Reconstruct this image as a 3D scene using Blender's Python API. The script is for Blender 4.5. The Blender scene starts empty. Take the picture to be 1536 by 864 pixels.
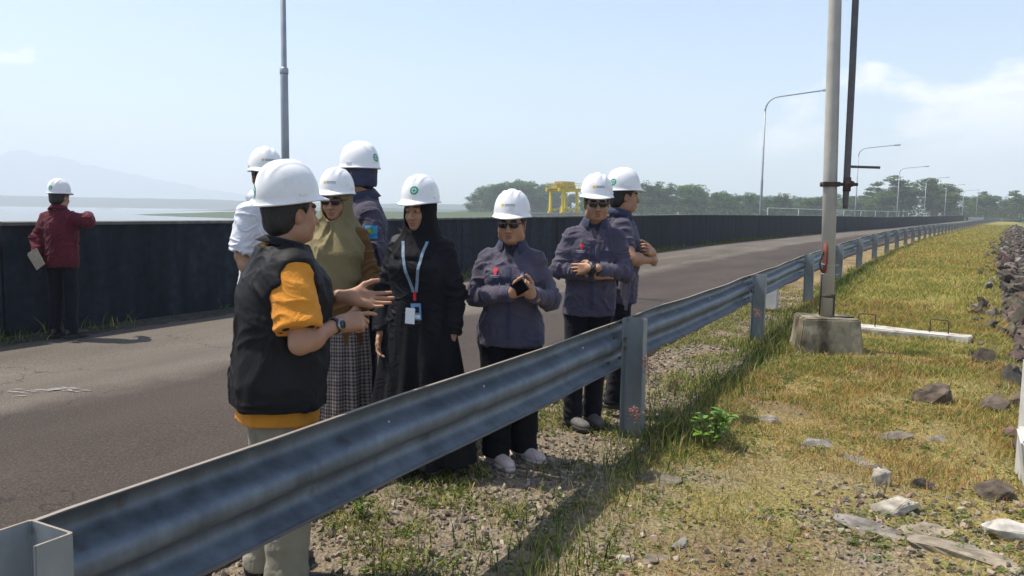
import bpy, bmesh, math, random
import numpy as np
from mathutils import Vector, Matrix, Quaternion
from mathutils.bvhtree import BVHTree

rng = np.random.default_rng(7)
random.seed(7)
scene = bpy.context.scene
COL = scene.collection
R_ = math.radians

# ------------------------------------------------------------------ helpers
def tag(o, label=None, cat=None, group=None, kind=None):
    if label: o['label'] = label
    if cat: o['category'] = cat
    if group: o['group'] = group
    if kind: o['kind'] = kind
    return o

def empty(name, loc=(0, 0, 0), rz=0.0):
    o = bpy.data.objects.new(name, None)
    o.empty_display_size = 0.1
    o.location = loc
    o.rotation_euler = (0, 0, rz)
    COL.objects.link(o)
    return o

def link(name, me, m=None, parent=None, smooth=None):
    o = bpy.data.objects.new(name, me)
    COL.objects.link(o)
    if m is not None:
        for x in (m if isinstance(m, (list, tuple)) else [m]):
            me.materials.append(x)
    if parent is not None:
        o.parent = parent
    if smooth is not None:
        me.polygons.foreach_set('use_smooth', np.full(len(me.polygons), smooth, dtype=bool))
    return o

def np_mesh(name, V, F, nper=None, smooth=True):
    """F: (n,k) int array, or list of such arrays with different k"""
    me = bpy.data.meshes.new(name)
    V = np.ascontiguousarray(V, dtype=np.float32)
    Fs = F if isinstance(F, list) else [F]
    Fs = [np.asarray(f, dtype=np.int32) for f in Fs if len(f)]
    me.vertices.add(len(V))
    me.vertices.foreach_set('co', V.ravel())
    loops = np.concatenate([f.ravel() for f in Fs]) if Fs else np.zeros(0, np.int32)
    sizes = np.concatenate([np.full(len(f), f.shape[1], np.int32) for f in Fs]) if Fs else np.zeros(0, np.int32)
    me.loops.add(len(loops))
    me.loops.foreach_set('vertex_index', loops)
    me.polygons.add(len(sizes))
    starts = np.concatenate([[0], np.cumsum(sizes)[:-1]]).astype(np.int32) if len(sizes) else sizes
    me.polygons.foreach_set('loop_start', starts)
    me.update(calc_edges=True)
    me.polygons.foreach_set('use_smooth', np.full(len(sizes), smooth, dtype=bool))
    me.validate()
    return me

def bm_obj(name, bm, m, parent=None, smooth=False):
    me = bpy.data.meshes.new(name)
    bmesh.ops.recalc_face_normals(bm, faces=bm.faces)
    bm.to_mesh(me)
    bm.free()
    return link(name, me, m, parent, smooth)

def add_box(bm, c, s, M=None, bevel=0.0):
    b2 = bmesh.new()
    bmesh.ops.create_cube(b2, size=1.0)
    for v in b2.verts:
        v.co = Vector((v.co.x * s[0], v.co.y * s[1], v.co.z * s[2]))
    if bevel:
        bmesh.ops.bevel(b2, geom=b2.edges[:] , offset=bevel, segments=2, affect='EDGES')
    for v in b2.verts:
        v.co = (M @ v.co if M else v.co) + Vector(c)
    merge(bm, b2)

def merge(bm, b2):
    me = bpy.data.meshes.new('tmp')
    b2.to_mesh(me); b2.free()
    bm.from_mesh(me)
    bpy.data.meshes.remove(me)

def frames(P):
    P = [Vector(p) for p in P]
    T = []
    for i in range(len(P)):
        a = P[max(i - 1, 0)]; b = P[min(i + 1, len(P) - 1)]
        T.append((b - a).normalized())
    up = Vector((0, 0, 1)) if abs(T[0].z) < .9 else Vector((1, 0, 0))
    N = (up - T[0] * up.dot(T[0])).normalized()
    out = []
    for t in T:
        N = (N - t * N.dot(t)).normalized()
        out.append((t, N, t.cross(N)))
    return P, out

def add_tube(bm, P, r, seg=10, cap=True, flat=1.0):
    P, fr = frames(P)
    rs = r if isinstance(r, (list, tuple)) else [r] * len(P)
    rings = []
    for p, (t, n, b), rr in zip(P, fr, rs):
        rings.append([bm.verts.new(p + n * (rr * math.cos(2 * math.pi * k / seg)) + b * (rr * flat * math.sin(2 * math.pi * k / seg))) for k in range(seg)])
    for A, B in zip(rings, rings[1:]):
        for k in range(seg):
            bm.faces.new((A[k], A[(k + 1) % seg], B[(k + 1) % seg], B[k]))
    if cap:
        bm.faces.new(rings[0][::-1]); bm.faces.new(rings[-1])

def tube_obj(name, P, r, m, parent=None, seg=12, smooth=True, flat=1.0):
    bm = bmesh.new(); add_tube(bm, P, r, seg, True, flat)
    return bm_obj(name, bm, m, parent, smooth)

# ---- vectorised value noise
_LAT = rng.random((64, 64, 64)).astype(np.float32)
def vnoise(P):
    P = np.asarray(P, dtype=np.float32)
    i = np.floor(P).astype(np.int64); f = P - i
    f = f * f * (3 - 2 * f)
    a = i & 63; b = (i + 1) & 63
    x0, y0, z0 = a[..., 0], a[..., 1], a[..., 2]; x1, y1, z1 = b[..., 0], b[..., 1], b[..., 2]
    fx, fy, fz = f[..., 0], f[..., 1], f[..., 2]
    c00 = _LAT[x0, y0, z0] * (1 - fx) + _LAT[x1, y0, z0] * fx
    c10 = _LAT[x0, y1, z0] * (1 - fx) + _LAT[x1, y1, z0] * fx
    c01 = _LAT[x0, y0, z1] * (1 - fx) + _LAT[x1, y0, z1] * fx
    c11 = _LAT[x0, y1, z1] * (1 - fx) + _LAT[x1, y1, z1] * fx
    return (c00 * (1 - fy) + c10 * fy) * (1 - fz) + (c01 * (1 - fy) + c11 * fy) * fz
def fbm(P, n=3):
    s = 0; a = .5; P = np.asarray(P, dtype=np.float32)
    for k in range(n):
        s = s + a * (vnoise(P) - .5); P = P * 2.03 + 11.7; a *= .5
    return s
def noise2(x, y, sc, n=3, off=0.):
    return fbm(np.stack([x * sc + off, y * sc + off * 1.7, np.full_like(x, 3.3 + off)], -1), n)

# ------------------------------------------------------------------ materials
def new_mat(name):
    m = bpy.data.materials.new(name); m.use_nodes = True
    nt = m.node_tree
    b = nt.nodes['Principled BSDF']
    return m, nt, b
def N(nt, t, **kw):
    n = nt.nodes.new(t)
    for k, v in kw.items():
        if hasattr(n, k): setattr(n, k, v)
        else: n.inputs[k].default_value = v
    return n
def mat(name, c, rough=.7, c2=None, scale=6., detail=5., metal=0., bump=0., bscale=None, spec=.5, stretch=None, sheen=0., contrast=(.35, .65), coat=0., sss=0.):
    m, nt, b = new_mat(name)
    L = nt.links.new
    b.inputs['Roughness'].default_value = rough
    b.inputs['Metallic'].default_value = metal
    b.inputs['Specular IOR Level'].default_value = spec
    if sheen: b.inputs['Sheen Weight'].default_value = sheen
    if coat: b.inputs['Coat Weight'].default_value = coat
    if sss:
        b.inputs['Subsurface Weight'].default_value = sss
        b.inputs['Subsurface Radius'].default_value = (.012, .005, .003)
    tc = N(nt, 'ShaderNodeTexCoord')
    vec = tc.outputs['Object']
    if stretch:
        mp = N(nt, 'ShaderNodeMapping'); mp.inputs['Scale'].default_value = stretch
        L(vec, mp.inputs['Vector']); vec = mp.outputs['Vector']
    c = tuple(c) + (1,)
    if c2 is not None:
        n = N(nt, 'ShaderNodeTexNoise', Scale=scale, Detail=detail)
        L(vec, n.inputs['Vector'])
        r = N(nt, 'ShaderNodeValToRGB')
        r.color_ramp.elements[0].position = contrast[0]; r.color_ramp.elements[1].position = contrast[1]
        r.color_ramp.elements[0].color = c; r.color_ramp.elements[1].color = tuple(c2) + (1,)
        L(n.outputs['Fac'], r.inputs['Fac']); L(r.outputs['Color'], b.inputs['Base Color'])
    else:
        b.inputs['Base Color'].default_value = c
    if bump:
        n2 = N(nt, 'ShaderNodeTexNoise', Scale=bscale or scale * 4, Detail=4.)
        L(vec, n2.inputs['Vector'])
        bp = N(nt, 'ShaderNodeBump'); bp.inputs['Strength'].default_value = bump; bp.inputs['Distance'].default_value = .01
        L(n2.outputs['Fac'], bp.inputs['Height']); L(bp.outputs['Normal'], b.inputs['Normal'])
    return m

def attr_mat(name, attr='Col', rough=.8, spec=.2, trans=0., bump=0.):
    m, nt, b = new_mat(name)
    a = N(nt, 'ShaderNodeAttribute'); a.attribute_name = attr
    nt.links.new(a.outputs['Color'], b.inputs['Base Color'])
    b.inputs['Roughness'].default_value = rough
    b.inputs['Specular IOR Level'].default_value = spec
    if trans:
        t = N(nt, 'ShaderNodeBsdfTranslucent'); nt.links.new(a.outputs['Color'], t.inputs['Color'])
        mx = N(nt, 'ShaderNodeMixShader'); mx.inputs[0].default_value = trans
        nt.links.new(b.outputs[0], mx.inputs[1]); nt.links.new(t.outputs[0], mx.inputs[2])
        nt.links.new(mx.outputs[0], nt.nodes['Material Output'].inputs['Surface'])
    return m
def set_col(me, C):
    a = me.color_attributes.new('Col', 'FLOAT_COLOR', 'POINT')
    C4 = np.ones((len(me.vertices), 4), np.float32); C4[:, :3] = C
    a.data.foreach_set('color', C4.ravel())

# ------------------------------------------------------------------ the road's path
S_ = np.arange(-40, 520, .5)
head = np.radians(27.5 + np.where(S_ > 10, 4.6 * (1 - np.exp(-np.maximum(S_ - 10, 0) / 26)), 0) + np.clip((S_ - 60) * .012, 0, 3.0))
PX = np.concatenate([[0], np.cumsum(np.sin(head[:-1]) * .5)]); PY = np.concatenate([[0], np.cumsum(np.cos(head[:-1]) * .5)])
i0 = int(np.argmin(np.abs(S_)))
PX = PX - PX[i0] - 1.06; PY = PY - PY[i0] + 1.71        # s = 0 at the nearest post
def zprof(s):
    return np.interp(s, [-40, 8, 30, 60, 95, 150, 215, 520], [0, 0, .13, .10, .0, .15, .42, .5])
def path(s, off=0., z=0.):
    """point at arc length s, off metres to the left of the rail"""
    x = np.interp(s, S_, PX); y = np.interp(s, S_, PY); h = np.interp(s, S_, head)
    return np.stack([x - np.cos(h) * off, y + np.sin(h) * off, zprof(s) + z + 0 * x], -1)
def to_so(x, y):
    """nearest path arc length and signed offset (left positive) for arrays"""
    shp = np.shape(x); x = np.ravel(x).astype(np.float64); y = np.ravel(y).astype(np.float64)
    s = np.empty_like(x); o = np.empty_like(x)
    for a in range(0, len(x), 4000):
        xx = x[a:a + 4000, None]; yy = y[a:a + 4000, None]
        j = np.argmin((xx - PX) ** 2 + (yy - PY) ** 2, 1)
        dx = x[a:a + 4000] - PX[j]; dy = y[a:a + 4000] - PY[j]
        hh = head[j]
        s[a:a + 4000] = S_[j] + dx * np.sin(hh) + dy * np.cos(hh)
        o[a:a + 4000] = -dx * np.cos(hh) + dy * np.sin(hh)
    return s.reshape(shp), o.reshape(shp)
def verge_edge(s):
    return np.interp(s, [-5, 4, 8, 20, 60, 200], [-2.45, -2.5, -2.55, -3.1, -4.2, -5.0])
def sstep(a, b, x):
    t = np.clip((x - a) / (b - a), 0, 1); return t * t * (3 - 2 * t)
WATER_Z = -5.0
def ground_z(x, y):
    s, o = to_so(x, y)
    crest = zprof(s)
    e = verge_edge(s)
    right = np.maximum(e - o, 0)
    left = np.maximum(o - 7.6, 0)
    z = crest - np.minimum(right * .55, 12) - np.minimum(left * .45, 9.5)
    vm = sstep(.75, .2, o) * sstep(e - .5, e, o)
    z = z + vm * (noise2(x, y, 1.3) * .07 + noise2(x, y, 5., 2, 9.) * .025)
    z = z - .03 * sstep(.9, 1.2, o) * sstep(7.5, 7.2, o)
    # land beyond the end of the dam and the low peninsula across the water
    land = sstep(225, 300, s) * sstep(-260, -160, o) * sstep(700, 300, np.abs(o))
    ang = np.arctan2(x, np.maximum(y, 1.))
    pen = sstep(-.16, -.08, ang) * sstep(150, 230, y) * sstep(0, 30, o)
    z = z * (1 - land) + land * (-.8 + zprof(s)) 
    zp = -4.3 + 2.6 * sstep(200, 330, y) + 5 * np.exp(-(((x - 2) / 36) ** 2 + ((y - 470) / 60) ** 2))
    z = np.where(pen > 0, np.maximum(z, z * (1 - pen) + pen * zp), z)
    return z

# ------------------------------------------------------------------ SDF toolkit
class Field:
    def __init__(s, lo, hi, h):
        s.lo = np.array(lo, np.float32); s.h = h
        n = np.ceil((np.array(hi) - np.array(lo)) / h).astype(int) + 1
        s.ax = [(s.lo[k] + h * np.arange(n[k])).astype(np.float32) for k in range(3)]
        s.d = np.full(n, 1.0, np.float32)
    def _sl(s, lo, hi, m):
        out = []
        for k in range(3):
            a = int(np.floor((lo[k] - m - s.lo[k]) / s.h)); b = int(np.ceil((hi[k] + m - s.lo[k]) / s.h)) + 1
            a = max(a, 0); b = min(b, len(s.ax[k]))
            if b <= a: return None
            out.append(slice(a, b))
        return tuple(out)
    def grid(s, sl):
        return (s.ax[0][sl[0]][:, None, None], s.ax[1][sl[1]][None, :, None], s.ax[2][sl[2]][None, None, :])
    def add(s, prim, k=.01):
        fn, lo, hi = prim
        sl = s._sl(lo, hi, k + 3 * s.h)
        if sl is None: return s
        e = fn(*s.grid(sl)); a = s.d[sl]
        if k > 0:
            h = np.clip(.5 + .5 * (e - a) / k, 0, 1)
            s.d[sl] = e * (1 - h) + a * h - k * h * (1 - h)
        else:
            s.d[sl] = np.minimum(a, e)
        return s
    def sub(s, prim, k=.005):
        fn, lo, hi = prim
        sl = s._sl(lo, hi, k + 3 * s.h)
        if sl is None: return s
        e = -fn(*s.grid(sl)); a = s.d[sl]
        h = np.clip(.5 - .5 * (e - a) / max(k, 1e-5), 0, 1)
        s.d[sl] = e * (1 - h) + a * h + k * h * (1 - h)
        return s
    def cut(s, fn):
        """keep only where fn <= 0"""
        s.d = np.maximum(s.d, fn(*s.grid((slice(None),) * 3)).astype(np.float32)); return s
    def mesh(s, smooth_it=1):
        d = s.d; ins = d < 0
        n = d.shape; cn = (n[0] - 1, n[1] - 1, n[2] - 1)
        tot = cn[0] * cn[1] * cn[2]
        acc_i = []; acc_p = []; quads = []
        cid = lambda i, j, k: (i * cn[1] + j) * cn[2] + k
        for ax in range(3):
            A = [slice(None)] * 3; B = [slice(None)] * 3
            A[ax] = slice(0, -1); B[ax] = slice(1, None)
            A = tuple(A); B = tuple(B)
            I = np.argwhere(ins[A] != ins[B])
            if not len(I): continue
            o1, o2 = [q for q in range(3) if q != ax]
            ok = (I[:, o1] > 0) & (I[:, o2] > 0) & (I[:, o1] < n[o1] - 1) & (I[:, o2] < n[o2] - 1)
            I = I[ok]
            J = I.copy(); J[:, ax] += 1
            d0 = d[I[:, 0], I[:, 1], I[:, 2]]; d1 = d[J[:, 0], J[:, 1], J[:, 2]]
            t = d0 / (d0 - d1)
            p = I.astype(np.float32); p[:, ax] += t
            cs = []
            for (da, db) in ((-1, -1), (0, -1), (0, 0), (-1, 0)):
                K = I.copy(); K[:, o1] += da; K[:, o2] += db
                c = cid(K[:, 0], K[:, 1], K[:, 2]); cs.append(c)
                acc_i.append(c); acc_p.append(p)
            Q = np.stack(cs, 1)
            flip = (d0 > 0) if ax != 1 else (d0 < 0)
            Q[flip] = Q[flip][:, ::-1]
            quads.append(Q)
        ci = np.concatenate(acc_i); cp = np.concatenate(acc_p)
        uq, inv = np.unique(ci, return_inverse=True)
        cnt = np.bincount(inv)
        V = np.stack([np.bincount(inv, weights=cp[:, q]) / cnt for q in range(3)], 1)
        Qs = np.searchsorted(uq, np.concatenate(quads))
        V = (V * s.h + s.lo).astype(np.float32)
        for _ in range(smooth_it):
            V = laplace(V, Qs, .5)
        return V, Qs

def laplace(V, Q, lam):
    acc = np.zeros_like(V); cnt = np.zeros(len(V), np.float32)
    for a, b in ((0, 1), (1, 2), (2, 3), (3, 0)):
        for x, y in ((a, b), (b, a)):
            for k in range(3):
                acc[:, k] += np.bincount(Q[:, x], weights=V[Q[:, y], k], minlength=len(V))
            cnt += np.bincount(Q[:, x], minlength=len(V))
    return V + lam * (acc / np.maximum(cnt, 1)[:, None] - V)

def vnormals(V, Q):
    n = np.cross(V[Q[:, 2]] - V[Q[:, 0]], V[Q[:, 3]] - V[Q[:, 1]])
    out = np.zeros_like(V)
    for c in range(4):
        for k in range(3):
            out[:, k] += np.bincount(Q[:, c], weights=n[:, k], minlength=len(V))
    return out / np.maximum(np.linalg.norm(out, axis=1, keepdims=True), 1e-9)

# primitives: (fn, lo, hi)
def p_capsule(a, b, r0, r1=None):
    a = np.array(a, np.float32); b = np.array(b, np.float32); r1 = r0 if r1 is None else r1
    ba = b - a; L2 = max(float(ba @ ba), 1e-9)
    def fn(X, Y, Z):
        x, y, z = X - a[0], Y - a[1], Z - a[2]
        t = np.clip((x * ba[0] + y * ba[1] + z * ba[2]) / L2, 0, 1)
        return np.sqrt((x - t * ba[0]) ** 2 + (y - t * ba[1]) ** 2 + (z - t * ba[2]) ** 2) - (r0 + (r1 - r0) * t)
    r = max(r0, r1)
    return fn, np.minimum(a, b) - r, np.maximum(a, b) + r
def p_ell(c, r, M=None):
    c = np.array(c, np.float32); r = np.array(r, np.float32)
    def fn(X, Y, Z):
        x, y, z = X - c[0], Y - c[1], Z - c[2]
        if M is not None:
            x, y, z = (M[0][0] * x + M[1][0] * y + M[2][0] * z, M[0][1] * x + M[1][1] * y + M[2][1] * z, M[0][2] * x + M[1][2] * y + M[2][2] * z)
        k0 = np.sqrt((x / r[0]) ** 2 + (y / r[1]) ** 2 + (z / r[2]) ** 2)
        k1 = np.sqrt((x / r[0] ** 2) ** 2 + (y / r[1] ** 2) ** 2 + (z / r[2] ** 2) ** 2) + 1e-6
        return k0 * (k0 - 1) / k1
    m = r if M is None else np.full(3, r.max())
    return fn, c - m, c + m
def p_loft(secs, n=2.3, wav=None):
    """secs rows: z, cx, cy, rx, ry (z ascending)"""
    S = np.array(secs, np.float32)
    def fn(X, Y, Z):
        cx = np.interp(Z, S[:, 0], S[:, 1]).astype(np.float32); cy = np.interp(Z, S[:, 0], S[:, 2]).astype(np.float32)
        rx = np.interp(Z, S[:, 0], S[:, 3]).astype(np.float32); ry = np.interp(Z, S[:, 0], S[:, 4]).astype(np.float32)
        q = ((np.abs(X - cx) / rx) ** n + (np.abs(Y - cy) / ry) ** n) ** (1 / n)
        d = (q - 1) * np.minimum(rx, ry)
        if wav is not None: d = d - wav(X - cx, Y - cy, Z)
        return np.maximum(d, np.maximum(S[0, 0] - Z, Z - S[-1, 0]))
    lo = np.array([(S[:, 1] - S[:, 3]).min(), (S[:, 2] - S[:, 4]).min(), S[0, 0]]) - .03
    hi = np.array([(S[:, 1] + S[:, 3]).max(), (S[:, 2] + S[:, 4]).max(), S[-1, 0]]) + .03
    return fn, lo, hi
def p_frame(prim, R, t):
    """prim given in a local frame; R columns = local axes in the outer frame, t = origin"""
    fn, lo, hi = prim; R = np.array(R, np.float32); t = np.array(t, np.float32)
    def g(X, Y, Z):
        x, y, z = X - t[0], Y - t[1], Z - t[2]
        return fn(R[0, 0] * x + R[1, 0] * y + R[2, 0] * z, R[0, 1] * x + R[1, 1] * y + R[2, 1] * z, R[0, 2] * x + R[1, 2] * y + R[2, 2] * z)
    cs = np.array([[a, b, c] for a in (lo[0], hi[0]) for b in (lo[1], hi[1]) for c in (lo[2], hi[2])]) @ R.T + t
    return g, cs.min(0), cs.max(0)
# ------------------------------------------------------------------ people
def resample(secs, n=70, it=3):
    S = np.array(secs, np.float64)
    z = np.linspace(S[0, 0], S[-1, 0], n)
    out = np.stack([z] + [np.interp(z, S[:, 0], S[:, q]) for q in range(1, 5)], 1)
    for _ in range(it):
        o = out.copy()
        o[1:-1, 1:] = .25 * out[:-2, 1:] + .5 * out[1:-1, 1:] + .25 * out[2:, 1:]
        out = o
    return out

def unit(v):
    v = np.array(v, float); return v / np.linalg.norm(v)
def rotz(a):
    c, s = math.cos(a), math.sin(a); return np.array([[c, -s, 0], [s, c, 0], [0, 0, 1]])
def rotx(a):
    c, s = math.cos(a), math.sin(a); return np.array([[1, 0, 0], [0, c, -s], [0, s, c]])
def roty(a):
    c, s = math.cos(a), math.sin(a); return np.array([[c, 0, s], [0, 1, 0], [-s, 0, c]])

SK = {}
def skin_mats():
    if not SK:
        SK['skin'] = mat('skin', (.35, .185, .110), .5, (.41, .222, .136), 9, 4, bump=.06, bscale=160, spec=.35, sss=.12)
        SK['lip'] = mat('lips', (.27, .095, .07), .45, spec=.4)
        SK['brow'] = mat('eyebrow', (.025, .018, .014), .8)
    return [SK['skin'], SK['lip'], SK['brow']]

def finger(base, d, pal, L, r, curl, spread_axis=None):
    """three phalanges bending towards pal; returns capsules"""
    out = []; p = np.array(base, float); d = unit(d); pal = unit(pal)
    for q, (fr, c) in enumerate(zip((.46, .30, .24), curl)):
        c = math.radians(c)
        d2 = unit(d * math.cos(c) + pal * math.sin(c))
        pal = unit(pal * math.cos(c) - d * math.sin(c))
        d = d2
        e = p + d * L * fr
        out.append(p_capsule(p, e, r * (1 - .1 * q), r * (1 - .1 * (q + 1))))
        p = e
    return out

def hand_prims(wrist, fdir, palm, right, s=1.0, curls=None, thumb=0.5, spread=.10):
    """wrist point, finger direction, palm normal; curls: 4 x 3 degrees"""
    Y = unit(fdir); Z = -unit(palm); Z = unit(Z - Y * (Z @ Y)); X = np.cross(Y, Z)
    Rm = np.stack([X, Y, Z], 1); sg = -1.0 if right else 1.0   # thumb side
    curls = curls or [(15, 20, 12), (18, 22, 14), (22, 25, 15), (26, 28, 16)]
    P = []
    xs = [.030, .010, -.010, -.028]; ys = [.088, .093, .089, .079]; Ls = [.072, .080, .075, .059]; rs = [.0094, .0097, .0092, .0080]
    for x in xs:
        P.append((p_capsule((sg * x * .62, .0, 0), (sg * x, .083, 0.002), .0150, .0125), .016))
    P.append((p_ell((sg * .026, .035, -.010), (.017, .034, .015)), .014))
    P.append((p_ell((-sg * .022, .035, -.008), (.014, .034, .012)), .014))
    P.append((p_capsule((0, -.05, 0), (0, .012, 0), .0255, .024), .02))
    for i, (x, y, L, r) in enumerate(zip(xs, ys, Ls, rs)):
        d = (sg * spread * (x / .03), 1, 0)
        for c in finger((sg * x, y, .002), d, (0, 0, -1), L, r, curls[i]):
            P.append((c, .0035))
    # thumb leaves the side of the palm near its base
    b = np.array((sg * .024, .018, -.006)); t = thumb
    d0 = unit((sg * (.75 - .25 * t), .62, -.18 - .5 * t)); d1 = unit((sg * (.45 - .45 * t), .85, -.2 - .4 * t)); d2 = unit((sg * (.25 - .55 * t), .93, -.2 - .35 * t))
    p1 = b + d0 * .046; p2 = p1 + d1 * .034; p3 = p2 + d2 * .026
    P += [(p_capsule(b, p1, .0155, .0125), .012), (p_capsule(p1, p2, .0118, .0105), .004), (p_capsule(p2, p3, .0106, .0085), .004)]
    out = []
    for (fn, lo, hi), k in P:
        def sc(fn=fn, s=s):
            return lambda A, B, C: fn(A / s, B / s, C / s) * s
        out.append((p_frame((sc(), lo * s, hi * s), Rm, wrist), k * s))
    return out

def head_prims(female=False, fat=1.0, chin=0.):
    P = []; S = []
    P.append((p_ell((0, .014, .036), (.076, .096, .084)), .0))
    P.append((p_ell((0, -.024, -.036), (.063 * fat, .066, .082)), .03))
    P.append((p_ell((0, -.058, -.094 - chin), (.032 * fat, .028, .022)), .03))
    for sx in (-1, 1):
        P.append((p_ell((sx * .040 * fat, -.052, -.036), (.026, .026, .030)), .022))
        P.append((p_ell((sx * .052 * fat, -.006, -.075), (.018 * fat, .030, .025)), .03))
    P.append((p_capsule((-.038, -.080, .024), (.038, -.080, .024), .012, .012), .016))
    S += [(p_ell((sx * .032, -.100, .002), (.020, .018, .013)), .012) for sx in (-1, 1)]
    P2 = []
    P2.append((p_capsule((0, -.090, .010), (0, -.108, -.034), .0075, .0125), .010))
    P2.append((p_ell((0, -.112, -.037), (.0125, .0125, .010)), .006))
    for sx in (-1, 1):
        P2.append((p_ell((sx * .0135, -.102, -.040), (.0085, .011, .0085)), .005))
        P2.append((p_ell((sx * .031, -.078, .001), (.0165, .0175, .0130)), .004))     # lids over the eyeball
        M = roty(sx * .15) @ rotz(sx * .45)
        P2.append((p_ell((sx * .078, .012, -.010), (.0085, .019, .032), M), .008))
    P2.append((p_ell((0, -.0915, -.0645), (.023, .0110, .0056)), .005))
    P2.append((p_ell((0, -.0900, -.0765), (.019, .0115, .0066)), .005))
    S2 = [(p_capsule((-.021, -.1055, -.0705), (.021, -.107, -.0705), .0022), .004)]
    S2 += [(p_ell((sx * .088, .009, -.006), (.006, .010, .018)), .004) for sx in (-1, 1)]
    return P, S, P2, S2

class Person:
    def __init__(s, loc, yaw, label, H=1.65, girth=1., female=False, lean=(0, 0), hyaw=0., hpitch=0., hroll=0., R=None, L=None, shw=None, headshift=(0, 0, 0), group=None):
        s.root = empty('person', loc, R_(yaw)); tag(s.root, label, 'person', group)
        s.k = H / 1.70; s.g = girth; s.f = female; s.lean = np.array(lean)
        k = s.k
        sw = (.146 if female else .163) * k * (shw or 1) * (.5 + .5 * girth)
        s.sh = {'R': np.array((-sw, 0, 1.348 * k)), 'L': np.array((sw, 0, 1.348 * k))}
        for q in 'RL': s.sh[q] = s.bend(s.sh[q])
        def arm(q, a):
            sg = -1 if q == 'R' else 1
            if a is None:
                e = s.sh[q] + np.array((sg * .06, .015, -.285)) * k; w = e + np.array((-sg * .0, -.06, -.24)) * k
                return e, w
            return np.array(a[0], float), np.array(a[1], float)
        s.arm = {'R': arm('R', R), 'L': arm('L', L)}
        s.hc = s.bend(np.array((0, -.012 * k, 1.578 * k))) + np.array(headshift)
        s.HR = rotz(R_(hyaw)) @ rotx(R_(hpitch)) @ roty(R_(hroll))
        s.hk = .5 + .5 * k
        s.bvh = {}
    def bend(s, p):
        p = np.array(p, float); t = np.clip((p[..., 2] - .9 * s.k) / (.7 * s.k), 0, 1.2)
        q = p.copy(); q[..., 0] += s.lean[0] * t; q[..., 1] += s.lean[1] * t
        return q
    def secs(s, off=0., z0=.80, z1=1.47, flare=0., bust=None):
        k, g = s.k, s.g
        if s.f:
            T = [(.78, 0, .005, .165, .115), (.90, 0, .005, .175, .125), (1.04, 0, 0, .140, .110), (1.14, 0, -.005, .150, .118), (1.24, 0, -.020, .158, .138), (1.31, 0, -.008, .150, .115), (1.36, 0, .004, .128, .088), (1.40, 0, .01, .088, .068), (1.44, 0, .014, .056, .055), (1.48, 0, .014, .048, .05)]
        else:
            T = [(.78, 0, .005, .155, .110), (.90, 0, .005, .165, .115), (1.04, 0, -.006, .152, .115), (1.14, 0, -.006, .158, .118), (1.25, 0, -.004, .165, .120), (1.31, 0, .0, .158, .108), (1.36, 0, .006, .136, .088), (1.40, 0, .012, .096, .072), (1.44, 0, .016, .062, .060), (1.48, 0, .016, .052, .054)]
        T = np.array(T); T[:, 0] *= k
        T[:, 1:] *= k
        gg = 1 + (g - 1) * sstep(1.42 * k, 1.30 * k, T[:, 0]); T[:, 3] *= gg; T[:, 4] *= gg ** 1.2
        T = resample(T)
        T[:, 3] += off; T[:, 4] += off
        lo, hi = z0 * k, z1 * k
        zz = np.linspace(lo, hi, 60)
        T = np.stack([zz] + [np.interp(zz, T[:, 0], T[:, q]) for q in range(1, 5)], 1)
        if flare:
            t = np.clip((1.05 * k - zz) / (.35 * k), 0, 1); T[:, 3] += flare * t; T[:, 4] += flare * t * .8
        c = s.bend(np.stack([T[:, 1], T[:, 2], T[:, 0]], 1)); T[:, 1] = c[:, 0]; T[:, 2] = c[:, 1]
        return T
    def put(s, name, V, Q, m, parent=None):
        me = np_mesh(name, V, Q)
        return link(name, me, m, parent or s.root)
    # ---- body: head, torso, arms, hands, legs in one mesh
    def body(s, hands, legs=True, fat=1., chin=0., bare={'R': None, 'L': None}, foot=((-.10, 0), (.10, 0))):
        k = s.k; parts = []
        s.foot = foot
        # coarse hidden core
        F = Field((-.5, -.5, 0.02), (.5, .45, 1.56 * k), .012)
        F.add(p_loft(s.secs(-.012)), .0)
        for q in 'RL':
            a, (e, w) = s.sh[q], s.arm[q]
            F.add(p_capsule(a, e, .046 * k, .038 * k), .02); F.add(p_capsule(e, e + (w - e) * .9, .036 * k, .024 * k), .015)
        if legs:
            for (fx, fy), sg in zip(foot, (-1, 1)):
                hip = np.array((sg * .085, 0, .88)) * k; an = np.array((fx, fy + .02, .06)); kn = (hip + an) / 2 + np.array((0, -.015, .02))
                F.add(p_capsule(hip, kn, .07 * k, .05 * k), .03); F.add(p_capsule(kn, an, .048 * k, .033 * k), .02)
        parts.append(F.mesh(1) + (None,))
        # head and neck
        hk = s.hk; h = .0032
        c = s.hc
        P, S, P2, S2 = head_prims(s.f, fat, chin)
        F = Field(c - np.array((.13, .15, .22)), c + np.array((.13, .15, .15)), h)
        def put(pr, k_, op):
            (fn, lo, hi) = pr
            g = (lambda A, B, C: fn(A / hk, B / hk, C / hk) * hk, lo * hk, hi * hk)
            getattr(F, op)(p_frame(g, s.HR, c), k_)
        for a, b in P: put(a, b, 'add')
        nb = s.bend(np.array((0, .018, 1.38)) * k)
        nt = c + s.HR @ np.array((0, .016, -.07))
        F.add(p_capsule(nt, nb, (.050 if s.f else .056) * hk * fat, (.056 if s.f else .064) * hk * fat), .03)
        for a, b in S: put(a, b, 'sub')
        for a, b in P2: put(a, b, 'add')
        for a, b in S2: put(a, b, 'sub')
        V, Q = F.mesh(1)
        L = (V - c) @ s.HR / hk
        ctr = L[Q].mean(1)
        mi = np.zeros(len(Q), np.int32)
        lip = (np.abs(ctr[:, 0]) < .0225) & (ctr[:, 1] < -.090) & (np.abs(ctr[:, 2] + .0705) < .0105 - .28 * np.abs(ctr[:, 0]) ** 1.0)
        mi[lip] = 1
        ax = np.abs(ctr[:, 0])
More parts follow.
